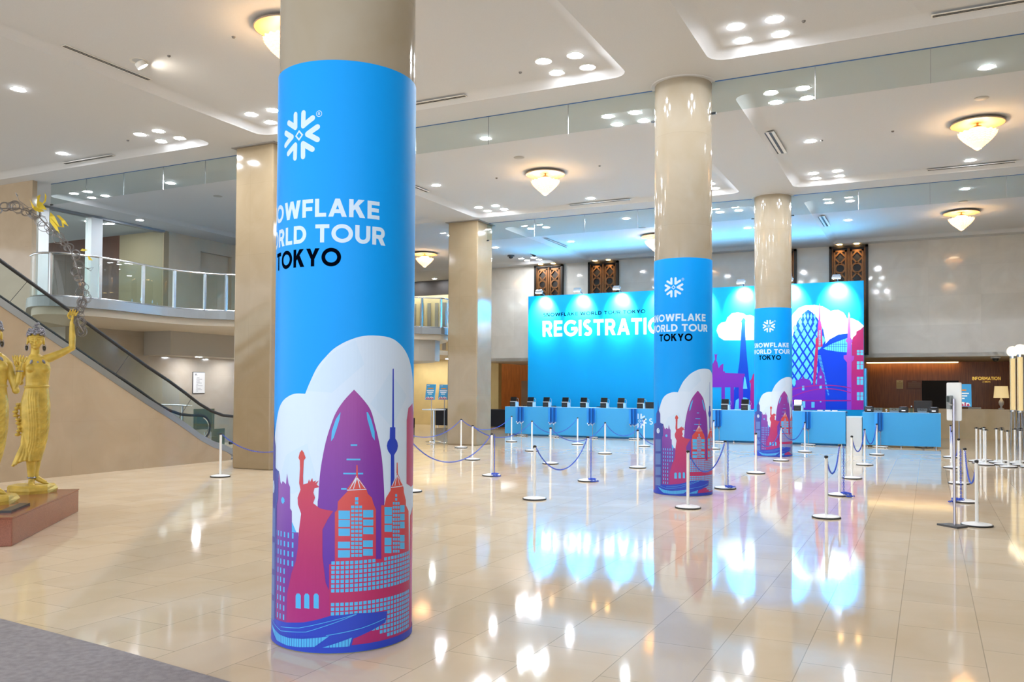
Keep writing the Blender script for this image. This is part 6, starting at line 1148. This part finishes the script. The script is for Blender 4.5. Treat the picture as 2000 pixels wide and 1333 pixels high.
def statue_body(parent, arms, turn=0.0, foot2=True):
    b = MB()
    # legs and bare feet
    b.tube([(-.012, 0, .62), (-.012, .0, .42), (-.010, .01, .25), (-.006, .005, .16), (-.004, -.005, .11)], [.075, .062, .046, .036, .040], 12)
    b.tube([(-.004, .02, .125), (-.004, -.06, .118), (-.006, -.125, .108)], [.038, .034, .026], 10)
    for k in range(5): b.ball((-.034 + .0145 * k, -.145 + .006 * abs(k - 1.2), .105), (.0095, .018, .012), 10, 8)
    b.tube([(.055, .06, .62), (.05, .06, .42), (.035, .05, .25), (.045, .04, .19)], [.07, .055, .042, .036], 12)
    b.tube([(.038, .045, .185), (.10, .02, .145), (.16, -.005, .112)], [.036, .033, .024], 10)
    for k in range(5): b.ball((.172 - .004 * k, -.018 + .012 * k, .108), (.02, .009, .011), 10, 8)
    # wrapped skirt, bodice, shoulders, neck
    b.loft([(.015, .01, .40, .088, .085), (.012, .01, .46, .105, .095), (.02, .01, .56, .125, .105), (.028, .01, .70, .142, .115), (.028, .01, .84, .160, .125), (.022, .01, 1.0, .172, .135), (.022, .01, 1.12, .170, .135), (.03, .005, 1.24, .150, .118), (.035, 0, 1.345, .130, .100),
            (.037, -.002, 1.40, .129, .098), (.042, -.01, 1.50, .138, .108), (.045, -.012, 1.58, .142, .112), (.042, -.004, 1.65, .132, .095), (.035, .0, 1.70, .118, .075), (.018, .0, 1.735, .085, .058), (.010, -.0, 1.76, .055, .050), (.008, -.004, 1.86, .047, .046)], 28)
    for sx in (-.035, .118): b.ball((sx, -.085, 1.575), (.058, .043, .055), 16, 10)
    # belt line and folds
    b.tube([(.035 + .135 * math.cos(a), .0 + .104 * math.sin(a), 1.345 + .006 * math.cos(a)) for a in [2 * PI * k / 28 for k in range(28)]], .011, 6, closed=True)
    def sk(x, z):
        R_ = [(.40, .015, .088, .085), (.56, .02, .125, .105), (.70, .028, .142, .115), (.84, .028, .160, .125), (1.0, .022, .172, .135), (1.12, .022, .170, .135), (1.24, .03, .150, .118), (1.345, .035, .130, .10), (1.5, .042, .138, .108), (1.65, .042, .132, .095)]
        for i in range(len(R_) - 1):
            if R_[i][0] <= z <= R_[i + 1][0] or i == len(R_) - 2 or (i == 0 and z < R_[0][0]):
                t = min(1.3, max(-.5, (z - R_[i][0]) / (R_[i + 1][0] - R_[i][0]))); cx, rx, ry = [R_[i][j] + t * (R_[i + 1][j] - R_[i][j]) for j in (1, 2, 3)]
                if z <= R_[i + 1][0] or i == len(R_) - 2: break
        u = max(-.98, min(.98, (x - cx) / rx)); return .008 - ry * math.sqrt(1 - u * u)
    def fold(pts, r): 
        P = [(x, sk(x, z), z) for x, z in pts]; rr = [r * (.6 + .4 * math.sin(PI * k / (len(P) - 1))) for k in range(len(P))]; b.tube(P, rr, 6)
    for x0 in (-.055, -.03, -.005, .02, .06):
        fold([(x0, 1.33), (x0 - .006, 1.2), (x0 + .004, 1.05), (x0 + .02, .85), (x0 + .015, .65), (x0 - .01, .50)], .011)
    for k in range(9):
        z = 1.08 - .062 * k; fold([(.165, z + .10), (.15, z + .05), (.12, z), (.075, z - .025), (.035, z + .0)], .010)
    for x0 in (.045, .065, .085): fold([(x0, 1.62), (x0 + .004, 1.55), (x0 - .004, 1.46)], .009)
    fold([(-.07, 1.62), (-.02, 1.615), (.02, 1.60), (.05, 1.62), (.10, 1.615), (.15, 1.625)], .008)
    # gathered flounce down the left hip and the fan of cloth at the hem
    for k in range(9):
        z = 1.12 - .048 * k; b.ball((-.165 - .02 * math.sin(k * .8) - (.012 if k in (2, 3, 5) else 0), .0, z), (.036, .045, .022), 12, 8)
    fan = [(-.10, .74), (-.115, .62), (-.14, .50), (-.195, .40)]
    for k in range(8):
        q = k / 7; x1 = -.215 + q * .185; z1 = .36 + .05 * math.sin(q * 2.4) - .02 * (1 - q)
        b.tube([(-.10 + .05 * q, -.02, .76), (-.11 + .06 * q, -.04, .60), (x1 * .75 + .0, -.055 - .01 * (k % 2), .48), (x1, -.06 - .02 * (k % 2), z1)], [.028, .028, .024, .019], 8)
    # head, face, ears
    b.ball((.016, -.012, 1.955), (.080, .098, .112), 20, 14); b.ball((.012, -.050, 1.885), (.058, .058, .062), 18, 12); b.ball((.008, -.088, 1.842), (.022, .022, .018), 12, 8)
    b.tube([(.014, -.104, 1.975), (.013, -.122, 1.935), (.012, -.130, 1.915)], [.010, .013, .015], 8); b.ball((.012, -.118, 1.908), (.021, .014, .010), 10, 8)
    for sx in (-1, 1):
        b.tube([(.016 + sx * .016, -.108, 1.978), (.018 + sx * .045, -.100, 1.983), (.018 + sx * .068, -.074, 1.972)], .0085, 6)
        b.ball((.016 + sx * .036, -.092, 1.955), (.020, .014, .009), 12, 8)
        b.tube([(.016 + sx * .016, -.103, 1.952), (.016 + sx * .036, -.106, 1.948), (.016 + sx * .058, -.090, 1.952)], .0042, 6)
        b.ball((.016 + sx * .045, -.080, 1.905), (.026, .024, .026), 10, 8)
        b.ball((.014 + sx * .090, .0, 1.935), (.014, .030, .045), 12, 8); b.ball((.012 + sx * .094, .0, 1.895), (.012, .02, .02), 10, 8)
    b.tube([(-.020, -.104, 1.885), (.002, -.115, 1.889), (.011, -.117, 1.887), (.020, -.115, 1.889), (.042, -.104, 1.886)], .0062, 6)
    b.tube([(-.014, -.105, 1.876), (.011, -.115, 1.873), (.036, -.105, 1.877)], .0068, 6)
    b.ball((.016, .01, 1.99), (.088, .095, .075), 18, 12)
    # collar bones
    for sx in (-1, 1): b.tube([(.02 + sx * .015, -.055, 1.725), (.03 + sx * .06, -.058, 1.726), (.03 + sx * .08, -.050, 1.722)], .009, 6)
    for path, rad, hand in arms:
        b.tube(path, rad, 14); 
        for p, r in zip(path[1:-1], rad[1:-1]): b.ball(p, r * .99, 12, 8)
        hand_tubes(b, path[-1], *hand)
    return blob('figure', b, gold_m, parent, .0062, 2)
silver_m = mat('pewter_ornament', '8f8f98', .35, metal=.8, var=.2, scale=40)
def dress(t, crown=True, anklet=(-.006, .005, .185)):
    m_ = MB()
    for k in range(26):
        a = 2 * PI * k / 26; r = .094
        for q in range(3): m_.ball((.016 + (r - .010 * q) * math.cos(a + q), -.005 + (r + .004 - .010 * q) * math.sin(a + q), 2.005 + .030 * q + .012 * math.sin(k * 1.9 + q) + .02 * max(0, -math.sin(a))), (.021, .021, .019), 8, 6)
    for k in range(8): m_.ball((.02 + .02 * math.cos(k), -.02 + .02 * math.sin(k * 2), 2.09 + .01 * k), (.016, .016, .012), 8, 6)
    obj('flower_crown', m_, silver_m, t, angle=80)
    for sx in (-1, 1):
        er = obj('earring', MB().ball((.012 + sx * .098, -.005, 1.838), (.022, .012, .032), 12, 8), mat('dark_earring', '4a4436', .3, metal=.7), t)
        obj('earring_hoop', MB().tube([(.012 + sx * .098 + .020 * math.cos(a), -.01, 1.843 + .046 * math.sin(a)) for a in [2 * PI * k / 16 for k in range(16)]], .004, 6, closed=True), silver_m, er)
    for (x, z, r) in ((-.033, 1.655, .2), (.043, 1.640, -.2), (.106, 1.662, -.5)):
        o = obj('necklace_drop', MB().ball((0, 0, 0), (.016, .010, .034), 12, 8), silver_m, t); o.location = (x, -.088, z); o.rotation_euler = (.3, r, 0)
    obj('anklet', MB().tube([(anklet[0] + .043 * math.cos(a), anklet[1] + .043 * math.sin(a), anklet[2] + .004 * math.sin(a * 6)) for a in [2 * PI * k / 24 for k in range(24)]], .010, 8, closed=True), silver_m, t)
def rock(t, pts, h):
    m_ = MB(); n = len(pts); vs = []
    for s_, z in ((1.03, 0), (1.05, h * .4), (1.0, h * .8), (.94, h)):
        for k, p in enumerate(pts): vs.append((p[0] * s_ + .008 * math.sin(k * 3 + z * 50), p[1] * s_, z + (.006 * math.sin(k * 2.1) if z > 0 else 0)))
    fs = [tuple(reversed(range(n))), tuple(3 * n + k for k in range(n))]
    for i in range(3):
        for k in range(n): fs.append((i * n + k, i * n + (k + 1) % n, (i + 1) * n + (k + 1) % n, (i + 1) * n + k))
    m_.add(vs, fs); obj('rock_base', m_, gold_m, t, smooth=False)
s1 = thing('gold_statue', 'golden statue of a woman, one arm raised, whole figure visible on the red plinth', 'statue', (-10.26, 7.014, .30), math.atan2(.826, .564), group='golden statues')
statue_body(s1, [
    ([(.125, .005, 1.695), (.19, .0, 1.725), (.31, -.005, 1.785), (.425, -.01, 1.855), (.428, -.01, 1.98), (.422, -.015, 2.10), (.420, -.02, 2.20)], [.062, .056, .048, .044, .043, .034, .026], ((.10, -.1, 1), (1, .1, -.1), 1.0, .9, (.3, -1, .2), 1)),
    ([(-.055, .015, 1.695), (-.10, .05, 1.64), (-.135, .10, 1.50), (-.15, .13, 1.40), (-.17, .09, 1.50), (-.185, .04, 1.60)], [.055, .050, .044, .040, .034, .025], ((-.1, -.05, 1), (1, -.2, 0), .95, .2, (-.2, -1, 0), -1))])
dress(s1)
rock(s1, [(-.265, -.02), (-.225, -.19), (-.03, -.26), (.17, -.22), (.275, -.02), (.245, .16), (-.12, .24), (-.20, .12)], .10)
s2 = thing('gold_statue', 'second golden statue, cut off by the left edge, with its hand raised', 'statue', (-9.70, 6.10, .30), math.atan2(.85, .527), group='golden statues')
statue_body(s2, [
    ([(.125, .005, 1.645), (.17, .0, 1.60), (.215, .005, 1.46), (.258, -.005, 1.30), (.275, -.03, 1.40), (.292, -.05, 1.55)], [.060, .054, .047, .042, .036, .025], ((.12, -.05, 1), (1, .1, 0), 1.05, .2, (-.1, -1, 0), 1)),
    ([(-.055, .0, 1.695), (-.14, .0, 1.72), (-.26, .0, 1.80), (-.36, .0, 1.90), (-.36, .0, 2.05), (-.35, .0, 2.2)], [.060, .054, .046, .042, .034, .026], ((-.1, 0, 1), (1, 0, 0), 1.0, .6, (0, -1, 0), -1))])
dress(s2)
obj('bangle', MB().tube([(.289 + .034 * math.cos(a), -.046 + .034 * math.sin(a), 1.525) for a in [2 * PI * k / 20 for k in range(20)]], .007, 6, closed=True), silver_m, s2)
rock(s2, [(-.28, -.05), (-.2, -.22), (.02, -.27), (.20, -.20), (.30, .0), (.25, .17), (-.1, .24), (-.24, .14)], .10)

# wire garland with golden birds, held up by the statues
g = thing('wire_garland', 'curling grey wire garland with golden birds, held aloft by the golden statue', 'garland', (-10.26, 7.014, .30), math.atan2(.826, .564))
wire_m = mat('grey_wire', '8a8786', .35, metal=.7)
GP = smooth_path([(-1.2, 3.35), (-.8, 3.52), (-.40, 3.585), (-.184, 3.60), (-.013, 3.545), (.134, 3.40), (.282, 3.247), (.403, 3.09), (.497, 2.795), (.55, 2.60), (.53, 2.46), (.475, 2.30), (.50, 2.16), (.56, 2.06)], 8)
obj('stem_wire', MB().tube([(x, -.03 + .02 * math.sin(k * .5), z) for k, (x, z) in enumerate(GP)], .009, 6), wire_m, g)
m_ = MB(); rng = random.Random(3)
for k in range(2, len(GP) - 1):
    if k % 3: continue
    x, z = GP[k]
    for q in range(2 if k % 2 else 1):
        r = rng.uniform(.035, .08); ox, oz = rng.uniform(-.035, .035), rng.uniform(-.035, .035); oy = rng.uniform(-.06, .03); ph = rng.uniform(0, 6.28); ti = rng.uniform(-.7, .7); turns = rng.choice((1.2, 1.8, 2.3))
        if x < -.1 and q: r *= .7
        P = [(x + ox + r * (1 - .25 * i / 28) * math.cos(ph + turns * 2 * PI * i / 36), oy + ti * r * math.sin(ph + turns * 2 * PI * i / 36), z + oz + r * (1 - .25 * i / 28) * math.sin(ph + turns * 2 * PI * i / 36)) for i in range(37)]
        m_.tube(P, .0038, 4)
m_.tube([(-.09, -.05, 3.62), (-.20, -.05, 3.70), (-.24, -.05, 3.80), (-.21, -.05, 3.76)], .0045, 4); m_.tube([(.47, -.03, 2.93), (.60, -.04, 2.90), (.66, -.04, 2.92), (.63, -.04, 2.87), (.58, -.04, 2.90)], .0045, 4)
obj('wire_curls', m_, wire_m, g)
leaf_m = mat('gold_leaf_sheet', 'd9bf3e', .35, metal=.45, var=.12, scale=10)
def feather(m_, pts, th=.008):
    n = len(pts); ys = [-.06 - .012 * math.sin(k * 1.3) for k in range(n)]
    m_.add([(p[0], ys[k], p[1]) for k, p in enumerate(pts)] + [(p[0], ys[k] + th, p[1]) for k, p in enumerate(pts)], [tuple(range(n)), tuple(reversed(range(n, 2 * n)))] + [(k, k + n, (k + 1) % n + n, (k + 1) % n) for k in range(n)])
def bird(polys):
    m_ = MB()
    for p in polys: feather(m_, p)
    obj('golden_bird', m_, leaf_m, g, smooth=False)
K = .2176 * .00652
def zz(a, b): return (-.407 + a * K, 3.585 + (176 - b) * K)
bird([[zz(*p) for p in ((283, 115), (285, 40), (312, 20), (302, 80), (330, 95), (345, 60), (345, 0), (360, 30), (355, 80), (332, 105), (350, 130), (365, 155), (300, 150), (280, 130))], [zz(*p) for p in ((305, 180), (255, 165), (228, 75), (262, 130), (330, 155), (345, 170))]])
bird([[zz(*p) for p in ((392, 172), (425, 205), (470, 300), (490, 290), (480, 240), (440, 195), (465, 195), (510, 235), (540, 285), (500, 262), (505, 300), (450, 300), (470, 360), (440, 330), (390, 260), (385, 215))]])
bird([[zz(*p) for p in ((655, 480), (700, 490), (670, 505), (640, 500))], [zz(*p) for p in ((700, 540), (720, 555), (745, 585), (710, 580))]])

# ---------------------------------------------------------------- sanitizer stand and sign behind it
t = thing('sanitizer_stand', 'white hand sanitizer board on a slim metal pole with dark base plate', 'sanitizer stand', (.285, 11.70, 0), -.72)
m_ = MB(); pts = []
for (sx, sz) in ((1, 1), (-1, 1), (-1, -1), (1, -1)):
    for k in range(5):
        a = {(1, 1): 0, (-1, 1): PI / 2, (-1, -1): PI, (1, -1): 1.5 * PI}[(sx, sz)] + PI / 2 * k / 4
        pts.append((sx * .085 + .018 * math.cos(a), 1.525 + sz * .215 + .018 * math.sin(a)))
vs = [(x, -.02, z) for x, z in pts] + [(x, -.008, z) for x, z in pts]; n = len(pts)
m_.add(vs, [tuple(range(n)), tuple(reversed(range(n, 2 * n)))] + [(k, n + k, n + (k + 1) % n, (k + 1) % n) for k in range(n)])
obj('white_board', m_, mat('white_acrylic_board', 'eef2f3', .25), t, smooth=False)
obj('pole', MB().tube([(.02, -.045, .02), (.02, -.045, 1.56)], .017, 12), mat('satin_metal_pole', 'b3b2c0', .22, metal=.85), t)
dp = obj('dispenser', MB().bb(-.065, -.005, -.075, -.021, 1.43, 1.60), mat('grey_dispenser', '8d9496', .35), t, smooth=False, bevel=.008)
obj('nozzle', MB().tube([(-.03, -.07, 1.50), (.0, -.10, 1.50), (.035, -.10, 1.485)], .009, 8), chrome_m, dp)
obj('bottle_window', MB().bb(-.055, -.015, -.078, -.075, 1.52, 1.59), mat('dark_window', '4a5557', .2), dp, smooth=False)
obj('base_plate', MB().prism([(-.17, -.12), (.13, -.13), (.10, .08), (-.15, .08)], 0, .022), mat('dark_grey_plate', '4b4d50', .5), t, smooth=False)

def sign_art(parent, w, h):
    obj('header_text', MB().bb(-w * .42, -w * .12, -.0125, -.0115, h * .40, h * .435), lgt_m, parent, smooth=False)
    obj('orange_title_bar', MB().bb(-w * .29, w * .29, -.0125, -.0115, h * .20, h * .265), mat('orange_print', 'e8963a', .5), parent, smooth=False)
    m_ = MB()
    for k, q in enumerate((.40, .33, .22)): m_.bb(-w * q, w * q, -.0125, -.0115, h * (.06 - .11 * k), h * (.115 - .11 * k))
    obj('text_lines', m_, wht_m, parent, smooth=False)
    m_ = MB(); P = []
    for cx, r in ((-.34, .10), (-.17, .13), (0, .09), (.15, .13), (.33, .11)): P.append([(w * cx + w * r * math.cos(a), -h * .46 + h * r * 1.3 * math.sin(a)) for a in [PI * k / 10 for k in range(11)]])
    o = on_wall('cloud_print', P, wht_m, parent, 12.5)
    P = []
    for cx, wd, hh in ((-.32, .05, .13), (-.22, .03, .18), (-.12, .05, .11), (.02, .04, .15), (.12, .05, .12), (.24, .035, .19), (.36, .05, .12)): P.append([(w * (cx - wd), -h * .48), (w * (cx + wd), -h * .48), (w * (cx + wd), -h * .48 + h * hh * .7), (w * cx, -h * .48 + h * hh), (w * (cx - wd), -h * .48 + h * hh * .7)])
    on_wall('skyline_print', P, red_m, parent, 13.5)
def sign_stand(lb, loc, rz, z=1.62, w=.44, h=.46):
    t = thing('sign_stand', lb, 'sign stand', loc, rz, group='blue sign boards on stands')
    bd = obj('board', MB().bb(-w / 2, w / 2, -.01, .01, -h / 2, h / 2), desk_m, t, smooth=False, bevel=.004); bd.location = (0, -.03, z); bd.rotation_euler = (-.12, 0, 0)
    sign_art(bd, w, h)
    obj('pole', MB().tube([(0, 0, .01), (0, 0, z)], .011, 8), steel_m, t)
    obj('base_disc', MB().lathe([(.13, 0), (.13, .008), (.02, .014), (.012, .03)], 28), steel_m, t)
sign_stand('blue sign board on a slim stand half hidden behind the sanitizer board', (.545, 19.4, 0), .05, 1.57)
sign_stand('blue sign board on a slim stand by the high table, left of two', (-13.18, 21.4, 0), -.45, 1.545, .5, .46)
sign_stand('blue sign board on a slim stand partly behind the far square pillar', (-13.27, 22.3, 0), -.45, 1.54, .5, .46)
t = thing('high_table', 'round white topped high table on a chrome column near the far pillar', 'table', (-13.83, 22.6, 0))
obj('table_top', MB().lathe([(.35, .975), (.365, .985), (.365, 1.0), (.355, 1.005)], 40), white_m, t)
obj('column', MB().lathe([(.035, .02), (.035, .975)], 16), chrome_m, t); obj('base_disc', MB().lathe([(.25, 0), (.25, .012), (.05, .03), (.04, .05)], 36), chrome_m, t)
# dark draped tables and lit panel at the back left
cloth_m = mat('dark_navy_cloth', '10131f', .8)
for k, (x, lb) in enumerate(((-18.3, 'dark navy draped table far back, seen left of the far pillar'), (-16.4, 'dark navy draped table far back, seen right of the far pillar'))):
    t = thing('draped_table', lb, 'table', (x, 31.9, 0), group='dark draped tables at the back')
    obj('cloth', MB().bb(-.9, .9, -.4, .4, .06, .78), cloth_m, t, smooth=False, bevel=.02)
    for sx in (-1, 1):
        for sy in (-1, 1): obj('leg', MB().tube([(sx * .8, sy * .32, 0), (sx * .8, sy * .32, .7)], .02, 8), steel_m, t)
t = thing('light_panel', 'tall glowing white panel behind the far square pillar', 'light box', (-16.85, 31.1, 0))
obj('lit_face', MB().bb(-.13, .13, -.02, .02, .62, 1.86), mat('lit_white_panel', 'ffffff', .5, emit='f4f8ff', es=1.0), t, smooth=False)
obj('case', MB().bb(-.15, .15, .02, .10, .0, 1.88), white_m, t, smooth=False)
bd = obj('brown_screen', MB().bb(-.55, .55, 0, .05, 0, 2.0), mat('dull_brown_board', '7a5b3e', .6), smooth=False); bd.location = (-15.0, 32.5, 0); tag(bd, 'dull brown screen board standing left of the blue backdrop', 'screen')
bx = obj('equipment_case', MB().bb(-.3, .3, -.25, .25, 0, .42), black_m, smooth=False, bevel=.02); bx.location = (-19.6, 29.8, 0); tag(bx, 'low black equipment case on the floor far back left', 'case')

# ---------------------------------------------------------------- information counter at right
counter_m = marble('beige_counter_stone', 'dcc08c', 'd0b27c', .12, 1.2, 2.0, ('X', 'Z'), mortar=.002, offset=0, seam=.88, veins=.7, var=.02)
t = thing('information_counter', 'long beige stone information counter behind the short blue desk', 'counter', (0, 33.4, 0))
obj('body', MB().bb(-6.0, 2.68, 0, .8, .0, 1.0), counter_m, t, smooth=False); obj('top_slab', MB().bb(-6.03, 2.69, -.03, .83, 1.0, 1.04), counter_m, t, smooth=False)
lf = thing('table_lamp', 'cream shaded table lamp with white urn base on the information counter', 'lamp', (2.24, 33.75, 1.04))
obj('lamp_base', MB().lathe([(.09, 0), (.09, .03), (.035, .05), (.03, .09), (.075, .17), (.085, .25), (.05, .32), (.03, .36), (.02, .42)], 28), white_m, lf)
obj('lamp_shade', MB().lathe([(.235, .39), (.20, .80), (.195, .80), (.228, .39)], 36, capa=False, capb=False), mat('lit_cream_shade', 'f2ddb0', .7, emit='ffdf9e', es=.22), lf)
pt = obj('paper_tray', MB().bb(-.20, .20, -.14, .14, 0, .06), mat('grey_tray', 'b3ada2', .5), smooth=False, bevel=.01); pt.location = (1.42, 33.65, 1.04); tag(pt, 'flat grey paper tray on the information counter left of the table lamp', 'tray')
inf = thing('information_sign', 'gold INFORMATION lettering on the wood wall', 'sign', (0, 36.385, 0))
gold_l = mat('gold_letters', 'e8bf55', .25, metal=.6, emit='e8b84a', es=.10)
def letters(name, lines, m, parent, depth=.02, bold=.02):
    bm = text_bm(lines, bold) if bold else font_bm(*lines[0]); r = bmesh.ops.extrude_face_region(bm, geom=bm.faces[:])
    for v in [q for q in r['geom'] if isinstance(q, bmesh.types.BMVert)]: v.co.y -= depth
    bmesh.ops.recalc_face_normals(bm, faces=bm.faces[:])
    o = obj(name, bm, m, parent, smooth=False); bm.free(); return o
letters('latin_letters', [('INFORMATION', 1.47, 2.40, 2.085, .12)], gold_l, inf, .02, .17)
letters('japanese_letters', [('ご案内', 1.80, 2.06, 1.985, .06)], gold_l, inf, .015, 0)
for x, y0, w, h, c, lb in ((-1.02, 1.91, .24, .34, 'e9d5a2', 'small cream framed notice on the brown wood wall'), (-.51, 1.90, .56, .35, '86543a', 'wide brown text plate on the wood wall beside the cream notice')):
    t = thing('wall_notice', lb, 'notice', (x, 36.38, y0))
    obj('sheet', MB().box((0, 0, 0), (w, .02, h)), mat('notice_sheet_' + c, c, .4), t, smooth=False)
    m_ = MB()
    for k in range(7): m_.box((0, -.011, h * (.34 - .11 * k)), (w * (.8 if k else .3), .002, .010))
    obj('text_lines', m_, mat('notice_text_' + c, 'b98d3c' if w < .3 else 'b59a86', .5), t, smooth=False)
ds = thing('desk_sign', 'x', 'sign', (0, 0, 0)) if False else None

# glowing lamp posts at the right edge: globe on a fluted lit tube on splayed rods
glob_m = mat('glowing_globe', 'fff6e0', .4, emit='ffe9bb', es=.8); tube_m = mat('lit_fluted_tube', 'cbbd98', .4, emit='ffd98a', es=.16)
def lamp_post():
    t = thing('globe_lamp_post', 'x', 'floor lamp', (0, 0, 0), group='globe lamp posts at the right edge')
    obj('globe', MB().ball((0, 0, 2.80), .15, 28, 18), glob_m, t)
    m_ = MB(); n = 40; vs = []; fs = []
    for z in (1.12, 1.5, 2.2, 2.62):
        for k in range(n): r = .068 + (.006 if k % 2 else 0); vs.append((r * math.cos(2 * PI * k / n), r * math.sin(2 * PI * k / n), z))
    for i in range(3):
        for k in range(n): fs.append((i * n + k, i * n + (k + 1) % n, (i + 1) * n + (k + 1) % n, (i + 1) * n + k))
    m_.add(vs, fs); obj('lit_tube', m_, tube_m, t)
    obj('upper_collar', MB().lathe([(.085, 2.60), (.085, 2.67), (.05, 2.69)], 28), chrome_m, t); obj('lower_collar', MB().lathe([(.08, 1.07), (.085, 1.10), (.085, 1.13), (.07, 1.14)], 28), chrome_m, t)
    for k in range(6):
        a = 2 * PI * k / 6; obj('splayed_rod', MB().tube([(.05 * math.cos(a), .05 * math.sin(a), 1.08), (.075 * math.cos(a), .075 * math.sin(a), .6), (.15 * math.cos(a), .15 * math.sin(a), .0)], .010, 6), steel_m, t)
    for k in range(4):
        a = 2 * PI * (k + .5) / 4; obj('side_rod', MB().tube([(.09 * math.cos(a), .09 * math.sin(a), 1.1), (.09 * math.cos(a), .09 * math.sin(a), 2.62)], .006, 6), steel_m, t)
    return t
lp = lamp_post(); lp.location = (2.15, 28.0, 0); lp['label'] = 'glowing globe lamp post, leftmost of three at the right edge'; proto(lp)
dup(lp, (2.24, 26.9, 0), label='glowing globe lamp post, middle of three at the right edge')
dup(lp, (2.36, 25.8, 0), label='glowing globe lamp post, cut off by the right edge of the picture')

# ---------------------------------------------------------------- carpet runner in the near left corner
rg = obj('carpet', MB().prism([(-8.6, 4.07), (-5.9, 3.81), (-4.5, 3.69), (-3.54, 3.585), (-2.4, 3.46), (-2.7, .6), (-8.9, 1.2)], .0, .010), rug_m, smooth=False)
tag(rg, 'worn grey carpet in the bottom left corner of the floor', 'carpet')

# cove light strips under the back soffit
for k, x in enumerate((-15.2, -5.5, -.6)):
    cs = obj('cove_strip', MB().bb(-1.6, 1.6, -.03, .03, -.03, 0), mat('warm_cove_strip', 'ffe2a8', .5, emit='ffdf9a', es=3.0), smooth=False)
    cs.location = (x, 36.2, 2.77); tag(cs, ('warm light strip under the back soffit at far left', 'warm light strip under the back soffit behind the backdrop', 'warm light strip under the back soffit over the information counter')[k], 'light strip', 'warm light strips under the soffit')
for x, y, z, lb in ((-18.2, 21.0, 2.50, 'a'), (-15.6, 22.8, 2.50, 'downlight under the far mezzanine bulkhead near the far pillar'), (-20.9, 32.0, 2.95, 'downlight washing the yellow wall far back, left one'), (-19.9, 32.0, 2.95, 'downlight washing the yellow wall far back, middle one'), (-18.9, 32.0, 2.95, 'downlight washing the yellow wall far back, right one'), (-18.35, 17.4, 2.50, 'left downlight under the bulkhead behind the escalator'), (-18.35, 18.9, 2.50, 'right downlight under the bulkhead behind the escalator')):
    if lb != 'a': dup(dl, (x, y, z), label=lb)
for (x, y, lb) in ((-21.2, 32.5, 'downlight washing the upper slat wall far back, left one'), (-19.9, 32.5, 'downlight washing the upper slat wall far back, right one'), (-22.9, 17.3, 'single ceiling downlight inside the mezzanine wood room, left'), (-20.9, 17.5, 'single ceiling downlight in front of the mezzanine wood room')):
    dup(dl, (x, y, ZP if x < -22 else ZC), label=lb)
